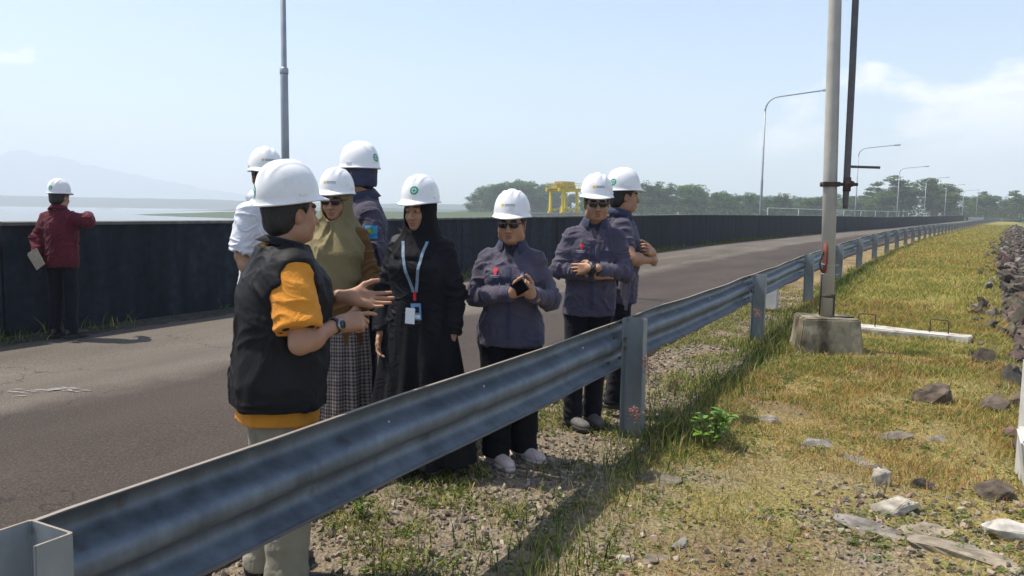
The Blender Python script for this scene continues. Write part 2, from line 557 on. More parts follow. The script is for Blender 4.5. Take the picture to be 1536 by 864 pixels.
        brow = (ax > .014) & (ax < .050) & (ctr[:, 1] < -.06) & (np.abs(ctr[:, 2] - (.0255 - .12 * np.maximum(ax - .034, 0))) < .0042)
        mi[brow] = 2
        parts.append((V, Q, mi))
        # forearms and hands at fine resolution
        for q in 'RL':
            sp = hands.get(q)
            if not sp: continue
            e, w = s.arm[q]
            prims = hand_prims(w, sp['f'], sp['p'], q == 'R', sp.get('s', 1.0 if not s.f else .92) * (.6 + .4 * k), sp.get('curls'), sp.get('thumb', .4), sp.get('spread', .1))
            lo = np.min([p[0][1] for p in prims], 0) - .02; hi = np.max([p[0][2] for p in prims], 0) + .02
            st = e if bare.get(q) is None else s.sh[q] + (e - s.sh[q]) * bare[q]
            fa = [(p_capsule(e + (w - e) * .0, w, .038 * k, .0265 * k), .03), (p_ell(e + (w - e) * .28, (.043 * k,) * 3), .05)]
            if bare.get(q) is not None:
                fa.append((p_capsule(st, e, .047 * k, .040 * k), .02))
            else:
                st = e + (w - e) * .55
                fa = [(p_capsule(st, w, .029 * k, .0262 * k), .02)]
            lo = np.minimum(lo, np.minimum(st, w) - .06); hi = np.maximum(hi, np.maximum(st, w) + .06)
            if bare.get(q) is not None:
                lo = np.minimum(lo, e - .06); hi = np.maximum(hi, e + .06)
            F = Field(lo, hi, .0030)
            for a, b in fa: F.add(a, b)
            for a, b in prims: F.add(a, b)
            V, Q = F.mesh(1)
            parts.append((V, Q, None))
        V = []; Q = []; MI = []; n = 0
        for v, f, m_ in parts:
            V.append(v); Q.append(f + n); n += len(v); MI.append(np.zeros(len(f), np.int32) if m_ is None else m_)
        V = np.concatenate(V); Q = np.concatenate(Q)
        o = s.put('body', V, Q, skin_mats())
        o.data.polygons.foreach_set('material_index', np.concatenate(MI))
        return o
    def hmat(s):
        M = Matrix.Identity(4)
        for i in range(3):
            for j in range(3): M[i][j] = s.HR[i][j] * s.hk
            M[i][3] = s.hc[i]
        return M
    def eyes(s):
        for sx in (-1, 1):
            bm = bmesh.new()
            bmesh.ops.create_uvsphere(bm, u_segments=20, v_segments=12, radius=.0122, matrix=Matrix.Translation((sx * .031, -.0835, .001)))
            for f in bm.faces: f.smooth = True
            b2 = bmesh.new()
            bmesh.ops.create_circle(b2, cap_ends=True, segments=20, radius=.0056, matrix=Matrix.Translation((sx * .031 - .001, -.0962, .0)) @ Matrix.Rotation(R_(90), 4, 'X'))
            for f in b2.faces: f.material_index = 1
            me = bpy.data.meshes.new('t'); b2.to_mesh(me); b2.free(); bm.from_mesh(me); bpy.data.meshes.remove(me)
            bm.transform(s.hmat())
            o = bm_obj('eye', bm, [M_['eyewhite'], M_['iris']], s.root, True)
    # ---- cloth helpers
    def folds(s, V, Q, amp, seed, arms=True, torso=1., fine=1., only=None):
        Nn = vnormals(V, Q); d = np.zeros(len(V), np.float32)
        rid = lambda n: (1 - np.abs(2 * n - 1)) ** 2.4 - .32
        near = np.zeros(len(V), np.float32)
        if arms:
            for q in 'RL':
                pts = [s.sh[q], s.arm[q][0], s.arm[q][1]]
                for i in range(2):
                    a, b = pts[i], pts[i + 1]; ba = b - a; L = np.linalg.norm(ba); u = ba / L
                    t = np.clip((V - a) @ u, 0, L); dist = np.linalg.norm(V - a - t[:, None] * u, axis=1)
                    w = np.clip(1 - (dist - .07) / .03, 0, 1)
                    side = np.cross(u, (0.3, .8, .5)); side /= np.linalg.norm(side); s2 = np.cross(u, side)
                    along = (V - a) @ u
                    wq = (vnoise(V * 9 + seed + 3) - .5) * .08
                    n = vnoise(np.stack([(along + wq + .30 * ((V - a) @ side)) * 30 * fine + seed, (V - a) @ side * 10 + seed, (V - a) @ s2 * 10], 1))
                    te = np.abs(along - (L if i == 0 else 0)) / L
                    d += w * rid(n) * amp * 1.25 * (1.25 - .6 * np.clip(te, 0, 1)); near = np.maximum(near, w)
        wx = (vnoise(V * 7 + seed) - .5) * .10; wz = (vnoise(V * 6 + seed + 9) - .5) * .14
        X, Y, Z = V[:, 0] + wx, V[:, 1] + wx, V[:, 2] + wz
        n1 = vnoise(np.stack([X * 17 + Z * 5 + seed, Y * 13 + seed, Z * 2.6 - X * 4], 1))
        n2 = vnoise(np.stack([X * 7 - Z * 12, Y * 8 + seed, Z * 17 + seed + X * 10], 1))
        n3 = vnoise(np.stack([X * 26 + Z * 18, Y * 26 + seed, Z * 30 - X * 14], 1))
        wst = .35 + .9 * np.exp(-((V[:, 2] - 1.02 * s.k) / .11) ** 2)
        d += (1 - near) * torso * amp * (1.0 * rid(n1) + wst * rid(n2) + .30 * rid(n3))
        return V + Nn * d[:, None]
    def shirt(s, name, m, off=.018, hem=.84, sleeve={'R': 1., 'L': 1.}, amp=.007, seed=1., h=.0050, flare=0., z1=1.445, sl_r=(.062, .056, .045), n=2.3, extra=None, sew=.0, cuthem=None):
        k = s.k; T = s.secs(off, hem, z1, flare)
        pts = np.concatenate([[s.sh[q], *s.arm[q]] for q in 'RL'])
        lo = np.minimum(pts.min(0) - .09, (np.min(T[:, 1] - T[:, 3]) - .04, np.min(T[:, 2] - T[:, 4]) - .04, hem * k - .02))
        hi = np.maximum(pts.max(0) + .09, (np.max(T[:, 1] + T[:, 3]) + .04, np.max(T[:, 2] + T[:, 4]) + .04, z1 * k + .02))
        F = Field(lo, hi, h)
        F.add(p_loft(T, n), .0)
        # shoulder yoke
        for q, sg in (('R', -1), ('L', 1)):
            F.add(p_capsule(s.bend(np.array((sg * .035, .012, 1.398)) * k), s.sh[q] * .92 + np.array((0, 0, .08 * 1.33 * k)), (.026 + off) * k, (.038 + off) * k), .045)
        for q in 'RL':
            if sleeve.get(q) is None: continue
            G = s.sleeve_field(q, sleeve[q], sl_r, off, lo, F)
        if cuthem is not None: F.cut(cuthem)
        if extra: extra(F)
        V, Q = F.mesh(1)
        V = s.folds(V, Q, amp, seed)
        o = s.put(name, V, Q, m)
        s.bvh[name] = BVHTree.FromPolygons([tuple(v) for v in V.tolist()], Q.tolist())
        return o
    def sleeve_field(s, q, upto, r, off, lo, F):
        a = s.sh[q]; e, w = s.arm[q]; k = s.k * (.55 + .45 * s.g)
        if upto <= 0: return
        if upto < .5:                                  # short: part of the upper arm
            b = a + (e - a) * (upto * 2)
            F.add(p_plane_cap(a, b, r[0] * k, r[1] * 1.06 * k), .035)
        else:
            F.add(p_capsule(a, e, r[0] * k, r[1] * k), .04)
            b = e + (w - e) * ((upto - .5) * 2)
            F.add(p_plane_cap(e, b, r[1] * k, r[2] * k), .018)
    def trousers(s, m, name='trousers', top=.92, off=-.004, r=(.090, .070, .066), bottom=.05, amp=.008, seed=3., h=.007, foot=None, knee=(0, -.02)):
        k = s.k; foot = foot or s.foot
        F = Field((-.36, -.34, bottom - .02), (.36, .34, top * k + .02), h)
        T = s.secs(off, .80, top); F.add(p_loft(T, 2.3), 0)
        g = .6 + .4 * s.g
        for (fx, fy), sg in zip(foot, (-1, 1)):
            hip = np.array((sg * .088, .005, .86)) * k; an = np.array((fx, fy + .02, bottom)); kn = (hip + an) / 2 + np.array((knee[0], knee[1], .03))
            F.add(p_capsule(hip, kn, r[0] * k * g, r[1] * k * g), .04); F.add(p_capsule(kn, an, r[1] * k * g, r[2] * k), .025)
        F.cut(lambda X, Y, Z: (bottom - Z) + 0 * X + 0 * Y)
        V, Q = F.mesh(1)
        Nn = vnormals(V, Q); rid = lambda n: (1 - np.abs(2 * n - 1)) ** 1.5 - .45
        z = V[:, 2]
        lowfold = np.exp(-((z - bottom - .07) / .09) ** 2) + .8 * np.exp(-((z - .47 * k) / .1) ** 2) + .6 * np.exp(-((z - .82 * k) / .08) ** 2)
        n1 = vnoise(np.stack([V[:, 0] * 7 + seed, V[:, 1] * 7, z * 24 + V[:, 0] * 10 + seed], 1))
        n2 = vnoise(np.stack([V[:, 0] * 16 + seed, V[:, 1] * 14, z * 3.5 + seed], 1))
        V = V + Nn * (amp * (1.3 * lowfold * rid(n1) + .7 * rid(n2)))[:, None]
        V[:, 2] = np.maximum(V[:, 2], bottom - .004)
        return s.put(name, V, Q, m)
    def skirt(s, name, m, secs, waves=9, amp=.02, seed=2., h=.008, n=2.1, slant=0.):
        S = resample(secs)
        F = Field((S[:, 1].min() - S[:, 3].max() - .05, S[:, 2].min() - S[:, 4].max() - .05, S[0, 0] - .02), (S[:, 1].max() + S[:, 3].max() + .05, S[:, 2].max() + S[:, 4].max() + .05, S[-1, 0] + .02), h)
        z0, z1 = S[0, 0], S[-1, 0]
        def wav(x, y, z):
            th = np.arctan2(y, x); t = np.clip((z1 - z) / (z1 - z0), 0, 1)
            return amp * t * (np.sin(waves * th + seed + 1.6 * np.sin(2 * th + seed) + slant * z) * .6 + .5 * np.sin((waves * 2 - 3) * th + seed * 2 + 3 * t))
        F.add(p_loft(S, n, wav), 0)
        V, Q = F.mesh(1)
        Nn = vnormals(V, Q)
        n2 = vnoise(np.stack([V[:, 0] * 22 + seed, V[:, 1] * 20, V[:, 2] * 3 + seed], 1))
        V = V + Nn * (.007 * ((1 - np.abs(2 * n2 - 1)) - .5))[:, None]
        return s.put(name, V, Q, m)
    def shoe(s, m, sole_m, foot=None, yaws=(-12, 12), L=.26):
        foot = foot or s.foot
        for (fx, fy), ya in zip(foot, yaws):
            Rm = rotz(R_(ya)); t = np.array((fx, fy, 0))
            F = Field(t - np.array((.2, .24, .01)), t + np.array((.2, .2, .14)), .005)
            q = L / .26
            for pr, kk in [(p_ell((0, -.115 * q, .040), (.043, .075, .034)), 0), (p_ell((0, -.02, .046), (.038, .085, .040)), .03), (p_ell((0, .062, .050), (.035, .042, .046)), .03), (p_capsule((0, .045, .06), (0, .04, .10), .036, .034), .02)]:
                F.add(p_frame(pr, Rm, t), kk)
            F.cut(lambda X, Y, Z: .022 - Z + 0 * X + 0 * Y)
            V, Q = F.mesh(1); o = s.put('shoe', V, Q, m)
            F = Field(t - np.array((.2, .24, .01)), t + np.array((.2, .2, .06)), .005)
            for pr, kk in [(p_ell((0, -.105 * q, .018), (.047, .092, .05)), 0), (p_ell((0, .045, .018), (.040, .067, .05)), .03)]:
                F.add(p_frame(pr, Rm, t), kk)
            F.cut(lambda X, Y, Z: np.maximum(.001 - Z, Z - .027) + 0 * X + 0 * Y)
            V, Q = F.mesh(0); s.put('sole', V, Q, sole_m, o)
    # ---- head gear
    def helmet(s, tilt=0., yaw=0., size=1.0, emblem=(), logo=False, m=None):
        Hm = Matrix.Translation((0, .008, .048)) @ Matrix.Rotation(R_(yaw), 4, 'Z') @ Matrix.Rotation(R_(tilt), 4, 'X') @ Matrix.Scale(size, 4)
        A = 72; th = np.linspace(0, 2 * np.pi, A, endpoint=False)
        ct, st = np.cos(th), np.sin(th)                  # front at st = -1
        front = np.maximum(0, -st)
        rx, ry = .107, .125
        brim = .009 + .033 * front ** 2.6
        droop = -.004 - .014 * front ** 3 * (1 - .5 * ct ** 2)
        rows = []
        def row(r_add, z, sc=1.0): rows.append(np.stack([ct * (rx * sc + r_add * 1.0), st * (ry * sc + r_add), z + 0 * th], 1))
        row(0, .034, .5); row(-.004, .03, .93); row(-.003, .0); 
        row(brim - .003, droop - .003); row(brim, droop + .001); row(brim - .002, droop + .0045); row(brim * .35, droop * .3 + .006)
        row(.0025, .009); row(.0, .015)
        Hd = .152
        nr = 26
        for i in range(1, nr + 1):
            ph = i / nr * (math.pi / 2)
            sc = max(math.cos(ph), 1e-3) ** .78; z = .015 + (Hd - .015) * math.sin(ph) ** .92
            x = ct * rx * sc; y = st * ry * sc
            up = sstep(.25, .6, i / nr)
            rid = .0075 * np.exp(-(x / .019) ** 6) + .0042 * (np.exp(-((np.abs(x) - .046) / .008) ** 4))
            rid = rid * up * sstep(-.125, -.07, y) * (1 - .0 * y) * sstep(.135, .09, y)
            d = np.stack([x / rx ** 2, y / ry ** 2, 0 * x + (z - .0) / Hd ** 2 * .9], 1); d /= np.linalg.norm(d, axis=1, keepdims=True)
            rows.append(np.stack([x, y, z + 0 * x], 1) + d * rid[:, None])
        V = np.concatenate(rows); nR = len(rows)
        F = []
        for r in range(nR - 1):
            a = r * A + np.arange(A); b = r * A + (np.arange(A) + 1) % A
            F.append(np.stack([a, b, b + A, a + A], 1))
        F = np.concatenate(F)
        top = np.array([[0, 0, V[-A:, 2].mean() + .0002], [0, 0, .034]]); n = len(V)
        V = np.concatenate([V, top])
        T1 = np.stack([(nR - 1) * A + np.arange(A), (nR - 1) * A + (np.arange(A) + 1) % A, np.full(A, n)], 1)
        T2 = np.stack([(np.arange(A) + 1) % A, np.arange(A), np.full(A, n + 1)], 1)
        M = np.array(s.hmat() @ Hm)
        Vw = V @ M[:3, :3].T + M[:3, 3]
        me = np_mesh('helmet', Vw, [F, np.concatenate([T1, T2])])
        o = link('helmet', me, m or M_['helmet'], s.root)
        bvh = BVHTree.FromPolygons([tuple(v) for v in V.tolist()], F.tolist())
        # accessory slots
        for sx in (-1, 1):
            bm = bmesh.new(); add_box(bm, (sx * .1075, -.004, .026), (.008, .036, .013), None, .003); bm.transform(s.hmat() @ Hm)
            bm_obj('slot', bm, m or M_['helmet'], o, False)
        for az, zz in emblem:                             # round green safety emblem
            a = R_(az); D = Vector((math.sin(a), -math.cos(a), 0)); U = Vector((math.cos(a), math.sin(a), 0)); W = Vector((0, 0, 1))
            org = Vector((0, 0, zz)) + D * .3
            def ring(r0, r1, gear, n=44):
                P = []; Fs = []
                for i in range(n):
                    t = 2 * math.pi * i / n
                    g = 1 + (.13 if gear and (i // 2) % 2 == 0 else 0)
                    P += [(r0 * math.cos(t), r0 * math.sin(t)), (r1 * g * math.cos(t), r1 * g * math.sin(t))]
                for i in range(n):
                    j = (i + 1) % n; Fs.append((2 * i, 2 * i + 1, 2 * j + 1, 2 * j))
                return P, Fs
            P, Fs = ring(.0145, .0225, True); s.decal('emblem', bvh, org, U, W, -D, P, Fs, M_['green'], o, s.hmat() @ Hm)
            P = [(-.010, -.0035), (.010, -.0035), (.010, .0035), (-.010, .0035), (-.0035, -.010), (.0035, -.010), (.0035, .010), (-.0035, .010)]
            s.decal('emblem', bvh, org, U, W, -D, P, [(0, 1, 2, 3), (4, 5, 6, 7)], M_['green'], o, s.hmat() @ Hm, .0012)
        if logo:
            D = Vector((0, -1, 0)); U = Vector((1, 0, 0)); W = Vector((0, 0, 1)); org = Vector((0, -.35, .062))
            P = [(-.032 + .009 * math.cos(2 * math.pi * i / 16), .009 * math.sin(2 * math.pi * i / 16)) for i in range(16)]
            s.decal('logo', bvh, org, U, W, -D, P, [tuple(range(16))], M_['yellow'], o, s.hmat() @ Hm)
            P = []; Fs = []; x = -.018
            rr = random.Random(5)
            for row_ in (.0045, -.004):
                x = -.019
                while x < .030 + (0 if row_ > 0 else .006):
                    w = rr.uniform(.003, .0055); hh = .0022
                    n0 = len(P); P += [(x, row_ - hh), (x + w, row_ - hh), (x + w, row_ + hh), (x, row_ + hh)]; Fs.append((n0, n0 + 1, n0 + 2, n0 + 3)); x += w + .0014
            s.decal('logo', bvh, org, U, W, -D, P, Fs, M_['logoblue'], o, s.hmat() @ Hm)
        return o
    def decal(s, name, bvh, org, U, W, D, P, Fs, m, parent, X=None, off=.0009):
        bm = bmesh.new(); vs = []
        for u, v in P:
            o = org + U * u + W * v
            loc, nor, i, dist = bvh.ray_cast(o, D)
            if loc is None: loc, nor = o + D * .3, -D
            vs.append(bm.verts.new(loc - D.normalized() * off))
        for f in Fs:
            try: bm.faces.new([vs[i] for i in f])
            except ValueError: pass
        if X is not None: bm.transform(X)
        me = bpy.data.meshes.new(name); bm.to_mesh(me); bm.free()
        return link(name, me, m, parent or s.root, True)
    def rect(s, name, garment, c, D, w, h, m, parent=None, n=(8, 8), off=.003, rot=0., shape=None, R=None):
        """a w x h patch laid on a garment: shot from outside along -D onto the cloth at c"""
        D = Vector(D).normalized(); U = Vector((0, 0, 1)).cross(D).normalized() * 1.0; W = D.cross(U)
        if R is not None: D, U, W = (Vector(x) for x in R)
        P = []; Fs = []
        for j in range(n[1] + 1):
            for i in range(n[0] + 1):
                u = (i / n[0] - .5) * w; v = (j / n[1] - .5) * h
                if shape: u, v = shape(u / w + .5, v / h + .5, u, v)
                cu, su = math.cos(rot), math.sin(rot)
                P.append((u * cu - v * su, u * su + v * cu))
        for j in range(n[1]):
            for i in range(n[0]):
                a = j * (n[0] + 1) + i; Fs.append((a, a + 1, a + n[0] + 2, a + n[0] + 1))
        return s.decal(name, s.bvh[garment], Vector(c) + D * .4, U, W, -D, P, Fs, m, parent, None, off)
    def hair(s, m, low=-.075, back=.012, thick=.010, bun=None, long_=None, name='hair', female=False):
        hk = s.hk; c = s.hc
        F = Field(c - np.array((.15, .17, .30)), c + np.array((.15, .17, .16)), .0045)
        def put(pr, k_, op='add'):
            fn, lo, hi = pr
            getattr(F, op)(p_frame((lambda A, B, C: fn(A / hk, B / hk, C / hk) * hk, lo * hk, hi * hk), s.HR, c), k_)
        put(p_ell((0, .016, .034), (.077 + thick, .096 + thick, .086 + thick)), 0)
        put(p_ell((0, .055, -.035), (.064 + thick * .5, .048 + thick, .058)), .03)
        def inhead(X, Y, Z):
            x, y, z = X - c[0], Y - c[1], Z - c[2]; Rm = s.HR
            ly = Rm[0, 1] * x + Rm[1, 1] * y + Rm[2, 1] * z; lz = Rm[0, 2] * x + Rm[1, 2] * y + Rm[2, 2] * z
            return np.maximum(np.maximum(-.028 - .55 * np.maximum(lz, -.02) - ly, (low - lz)), lz - .085)
        F.cut(inhead)
        for sx in (-1, 1): put(p_ell((sx * .085, -.004, -.012), (.03, .022, .030)), .006, 'sub')
        if bun:
            for pr in bun: put(pr, .02)
        V, Q = F.mesh(1); Nn = vnormals(V, Q)
        n = vnoise(np.stack([V[:, 0] * 90, V[:, 1] * 90, V[:, 2] * 16], 1)); V = V + Nn * (.005 * (n - .5))[:, None]
        return s.put(name, V, Q, m)
    def sunglasses(s, m):
        bm = bmesh.new()
        for sx in (-1, 1):
            b2 = bmesh.new(); bmesh.ops.create_uvsphere(b2, u_segments=20, v_segments=12, radius=1)
            for v in b2.verts:
                x, y, z = v.co; x = math.copysign(abs(x) ** .75, x); z = math.copysign(abs(z) ** .8, z)
                v.co = (sx * .033 + x * .0285, -.104 + y * .0045 + .16 * (abs(sx * .033 + x * .0285)) ** 1.6 * 1.3, .001 + z * .0205)
            merge(bm, b2)
            add_tube(bm, [(sx * .059, -.094, .008), (sx * .072, -.075, .009), (sx * .081, -.02, .008), (sx * .084, .012, .002)], .0028, 8)
        add_tube(bm, [(-.010, -.106, .005), (0, -.109, .007), (.010, -.106, .005)], .0026, 8)
        bm.transform(s.hmat())
        return bm_obj('sunglasses', bm, m, s.root, True)
    def collar(s, m, r=.066, open_=30, hgt=.040, fall=.046, tilt=-14, z=1.447, name='collar', parent=None, pts=.034):
        k = s.k; A = 40; V = []
        th = np.linspace(R_(open_), R_(360 - open_), A)    # 0 = front
        fr = np.clip((np.cos(th) - .2) / .8, 0, 1)
        c = s.bend(np.array((0, .012, z)) * k)
        rows = [(r - .004, -.012, 0), (r - .006, hgt - .002, 0), (r - .002, hgt + .002, 0), (r + .007, hgt - .006, 0), (r + .034, hgt - fall - .012, 1), (r + .029, hgt - fall - .013, 1), (r + .002, hgt - .012, 0)]
        out = []
        for rr, zz, f in rows:
            x = np.sin(th) * rr * k; y = -np.cos(th) * rr * k * 1.02; z_ = zz * k + 0 * th - f * fr * pts
            y = y - f * fr * .012
            p = np.stack([x, y, z_], 1) @ rotx(R_(-tilt)).T + c
            out.append(p)
        V = np.concatenate(out); nR = len(rows); F = []
        for q in range(nR):
            a = q * A + np.arange(A - 1); b = ((q + 1) % nR) * A + np.arange(A - 1)
            F.append(np.stack([a, a + 1, b + 1, b], 1))
        return s.put(name, V, np.concatenate(F), m, parent)
    def hijab(s, m, drape, face=(.058, .085, .084), seed=4., amp=.008, h=.006, fz=-.030, name='hijab', n=2.1, extra=None, top=.0):
        hk = s.hk; c = s.hc
        S = resample(drape)
        lo = np.minimum(c - .17, (S[:, 1].min() - S[:, 3].max() - .05, S[:, 2].min() - S[:, 4].max() - .05, S[0, 0] - .02))
        hi = np.maximum(c + .18, (S[:, 1].max() + S[:, 3].max() + .05, S[:, 2].max() + S[:, 4].max() + .05, 0))
        F = Field(lo, hi, h)
        def put(pr, k_, op='add'):
            fn, a, b = pr
            getattr(F, op)(p_frame((lambda A, B, C: fn(A / hk, B / hk, C / hk) * hk, a * hk, b * hk), s.HR, c), k_)
        F.add(p_loft(S, n), 0)
        put(p_ell((0, .014, .026), (.087, .108, .098)), .04)
        put(p_ell((0, -.014, -.052), (.079, .084, .092)), .04)
        put(p_ell((0, .02, -.11), (.075, .07, .08)), .05)
        if extra: extra(F, put)
        V, Q = F.mesh(1); Nn = vnormals(V, Q)
        rid = lambda q: (1 - np.abs(2 * q - 1)) ** 1.6 - .45
        L = (V - c) @ s.HR / hk
        r = np.sqrt(L[:, 0] ** 2 + L[:, 2] ** 2); ang = np.arctan2(L[:, 0], -L[:, 2])
        below = sstep(-.07, -.16, L[:, 2])
        na = vnoise(np.stack([ang * 5 + seed, r * 5 + seed, 2 + 0 * r], 1))
        nb = vnoise(np.stack([V[:, 0] * 17 + V[:, 2] * 8 + seed, V[:, 1] * 10, V[:, 2] * 4 + seed], 1))
        V = V + Nn * (amp * (below * (.9 * rid(na) + 1.0 * rid(nb)) + (1 - below) * .35 * rid(nb)))[:, None]
        # face opening: drop faces
        L = (V - c) @ s.HR / hk
        cen = L[Q].mean(1)
        hole = (((cen[:, 0] / face[0]) ** 2 + ((cen[:, 2] - fz) / face[2]) ** 2) < 1) & (cen[:, 1] < -.02)
        # snap the rim to the ellipse so it is a clean edge
        q = np.sqrt((L[:, 0] / face[0]) ** 2 + ((L[:, 2] - fz) / face[2]) ** 2)
        rim = np.unique(Q[hole]); rim = np.intersect1d(rim, np.unique(Q[~hole]))
        Lr = L[rim]; qq = q[rim][:, None]
        Lr[:, [0]] = Lr[:, [0]] / qq; Lr[:, [2]] = (Lr[:, [2]] - fz) / qq + fz
        Lr[:, 1] = np.minimum(Lr[:, 1] + .010, -.02)
        V[rim] = ((Lr * hk) @ s.HR.T + c)
        Q = Q[~hole]
        s.bvh[name] = BVHTree.FromPolygons([tuple(v) for v in V.tolist()], Q.tolist())
        return s.put(name, V, Q, m)

def p_plane_cap(a, b, r0, r1):
    """tapered tube with a round start and a flat end at b"""
    fn, lo, hi = p_capsule(a, b, r0, r1)
    a = np.array(a, np.float32); b = np.array(b, np.float32); u = (b - a) / np.linalg.norm(b - a)
    def g(X, Y, Z):
        return np.maximum(fn(X, Y, Z), (X - b[0]) * u[0] + (Y - b[1]) * u[1] + (Z - b[2]) * u[2])
    return g, lo, hi
# ------------------------------------------------------------------ people: materials and the nine figures
M_ = {}
def cloth(name, c, c2=None, rough=.85, sheen=.15, scale=5., bump=.25, bscale=40., stretch=None):
    c2 = c2 or tuple(v * 1.25 for v in c)
    m = mat(name, c, rough, c2, scale, 4., bump=bump, bscale=bscale, spec=.18, sheen=sheen * .4, stretch=stretch)
    nt = m.node_tree; L = nt.links.new; b = nt.nodes['Principled BSDF']; old = b.inputs['Normal'].links[0].from_node
    tc = N(nt, 'ShaderNodeTexCoord'); nz = N(nt, 'ShaderNodeTexNoise', Scale=8., Detail=2.); nz.inputs['Distortion'].default_value = 1.2; L(tc.outputs['Object'], nz.inputs['Vector'])
    ab = N(nt, 'ShaderNodeMath', operation='PINGPONG'); ab.inputs[1].default_value = .12; L(nz.outputs['Fac'], ab.inputs[0])
    bp = N(nt, 'ShaderNodeBump'); bp.inputs['Strength'].default_value = .32; bp.inputs['Distance'].default_value = .05; L(ab.outputs[0], bp.inputs['Height']); L(bp.outputs['Normal'], old.inputs['Normal'])
    return m
M_['helmet'] = mat('white_hard_hat_plastic', (.80, .80, .79), .34, (.60, .585, .55), 13., 8., spec=.5, contrast=(.56, .80))
M_['green'] = mat('green_print', (.01, .30, .16), .5)
M_['yellow'] = mat('yellow_print', (.75, .50, .03), .5)
M_['logoblue'] = mat('blue_print', (.03, .10, .25), .5)
M_['eyewhite'] = mat('eye_white', (.30, .27, .25), .3)
M_['iris'] = mat('dark_iris', (.012, .008, .006), .1)
M_['hair'] = mat('black_hair', (.010, .009, .009), .45, (.022, .019, .018), 30., stretch=(6, 6, 1), bump=.5, bscale=120)
M_['shades'] = mat('dark_sunglass_lens', (.012, .011, .013), .12, spec=.6)
M_['vest'] = mat('black_vest_nylon', (.0105, .0102, .0110), .62, (.0165, .0158, .0165), 5., bump=.15, bscale=30, spec=.16)
M_['vestlin'] = cloth('dark_collar_cloth', (.010, .010, .012))
M_['orange'] = cloth('orange_polo_knit', (.56, .215, .022), (.66, .27, .035), bscale=90)
M_['khaki'] = cloth('khaki_cotton', (.215, .195, .145), (.27, .245, .185))
M_['navy'] = cloth('purple_navy_twill', (.055, .048, .074), (.076, .067, .096), sheen=.3, rough=.75)
M_['navyd'] = cloth('navy_twill', (.032, .036, .070), (.044, .047, .086), sheen=.3, rough=.75)
M_['inner'] = cloth('dark_inner_shirt', (.014, .015, .024))
M_['black'] = cloth('black_cloth', (.006, .006, .0075), (.0095, .0095, .012), sheen=.0)
M_['blackj'] = cloth('black_jacket_cloth', (.0065, .0068, .009), (.011, .011, .0145), sheen=.0, rough=.7)
M_['greyj'] = cloth('charcoal_yoke_cloth', (.055, .053, .055), (.075, .072, .072))
M_['trous'] = cloth('dark_trouser_cloth', (.008, .0085, .014), (.013, .014, .020))
M_['white'] = cloth('white_cotton', (.62, .64, .68), (.72, .73, .76), sheen=.05)
M_['red'] = cloth('dark_red_cotton', (.082, .012, .020), (.112, .017, .027))
M_['olive'] = cloth('olive_scarf_cloth', (.185, .148, .070), (.235, .19, .092), bscale=60)
M_['brown'] = cloth('brown_knit', (.115, .058, .018), (.15, .078, .026), bscale=70)
M_['shoeP'] = mat('pale_pink_shoe', (.56, .43, .40), .7, (.62, .50, .46), 20)
M_['soleW'] = mat('pale_sole_rubber', (.55, .50, .46), .7)
M_['shoeG'] = mat('grey_shoe_cloth', (.10, .095, .09), .8, (.14, .13, .12), 30, bump=.3)
M_['soleD'] = mat('dark_sole_rubber', (.03, .03, .03), .7)
M_['shoeK'] = mat('black_shoe_leather', (.02, .018, .017), .5)
M_['redmark'] = mat('red_embroidery', (.55, .02, .04), .8)
M_['pale'] = mat('pale_embroidery', (.22, .21, .27), .8)
M_['patchblue'] = mat('light_blue_patch', (.04, .25, .48), .8)
M_['patchgreen'] = mat('green_patch_print', (.05, .35, .22), .8)
M_['metal'] = mat('steel_watch', (.25, .27, .29), .3, metal=.8)
M_['dial'] = mat('dark_watch_face', (.015, .02, .024), .15)
M_['strap'] = mat('black_strap_rubber', (.012, .012, .013), .5)
M_['phone'] = mat('black_phone', (.008, .008, .010), .2)
M_['paper'] = mat('tan_paper', (.36, .29, .21), .8, (.42, .34, .25), 20)
M_['card'] = mat('white_card_plastic', (.72, .74, .76), .35)
M_['cardblue'] = mat('blue_card_print', (.13, .28, .45), .4)
M_['ribbon'] = mat('pale_blue_ribbon', (.15, .22, .29), .7, (.20, .28, .35), 60)
M_['glove'] = cloth('black_knit_glove', (.02, .021, .024), rough=.8)
M_['silver'] = mat('silver_brooch', (.6, .58, .5), .3, metal=.6)

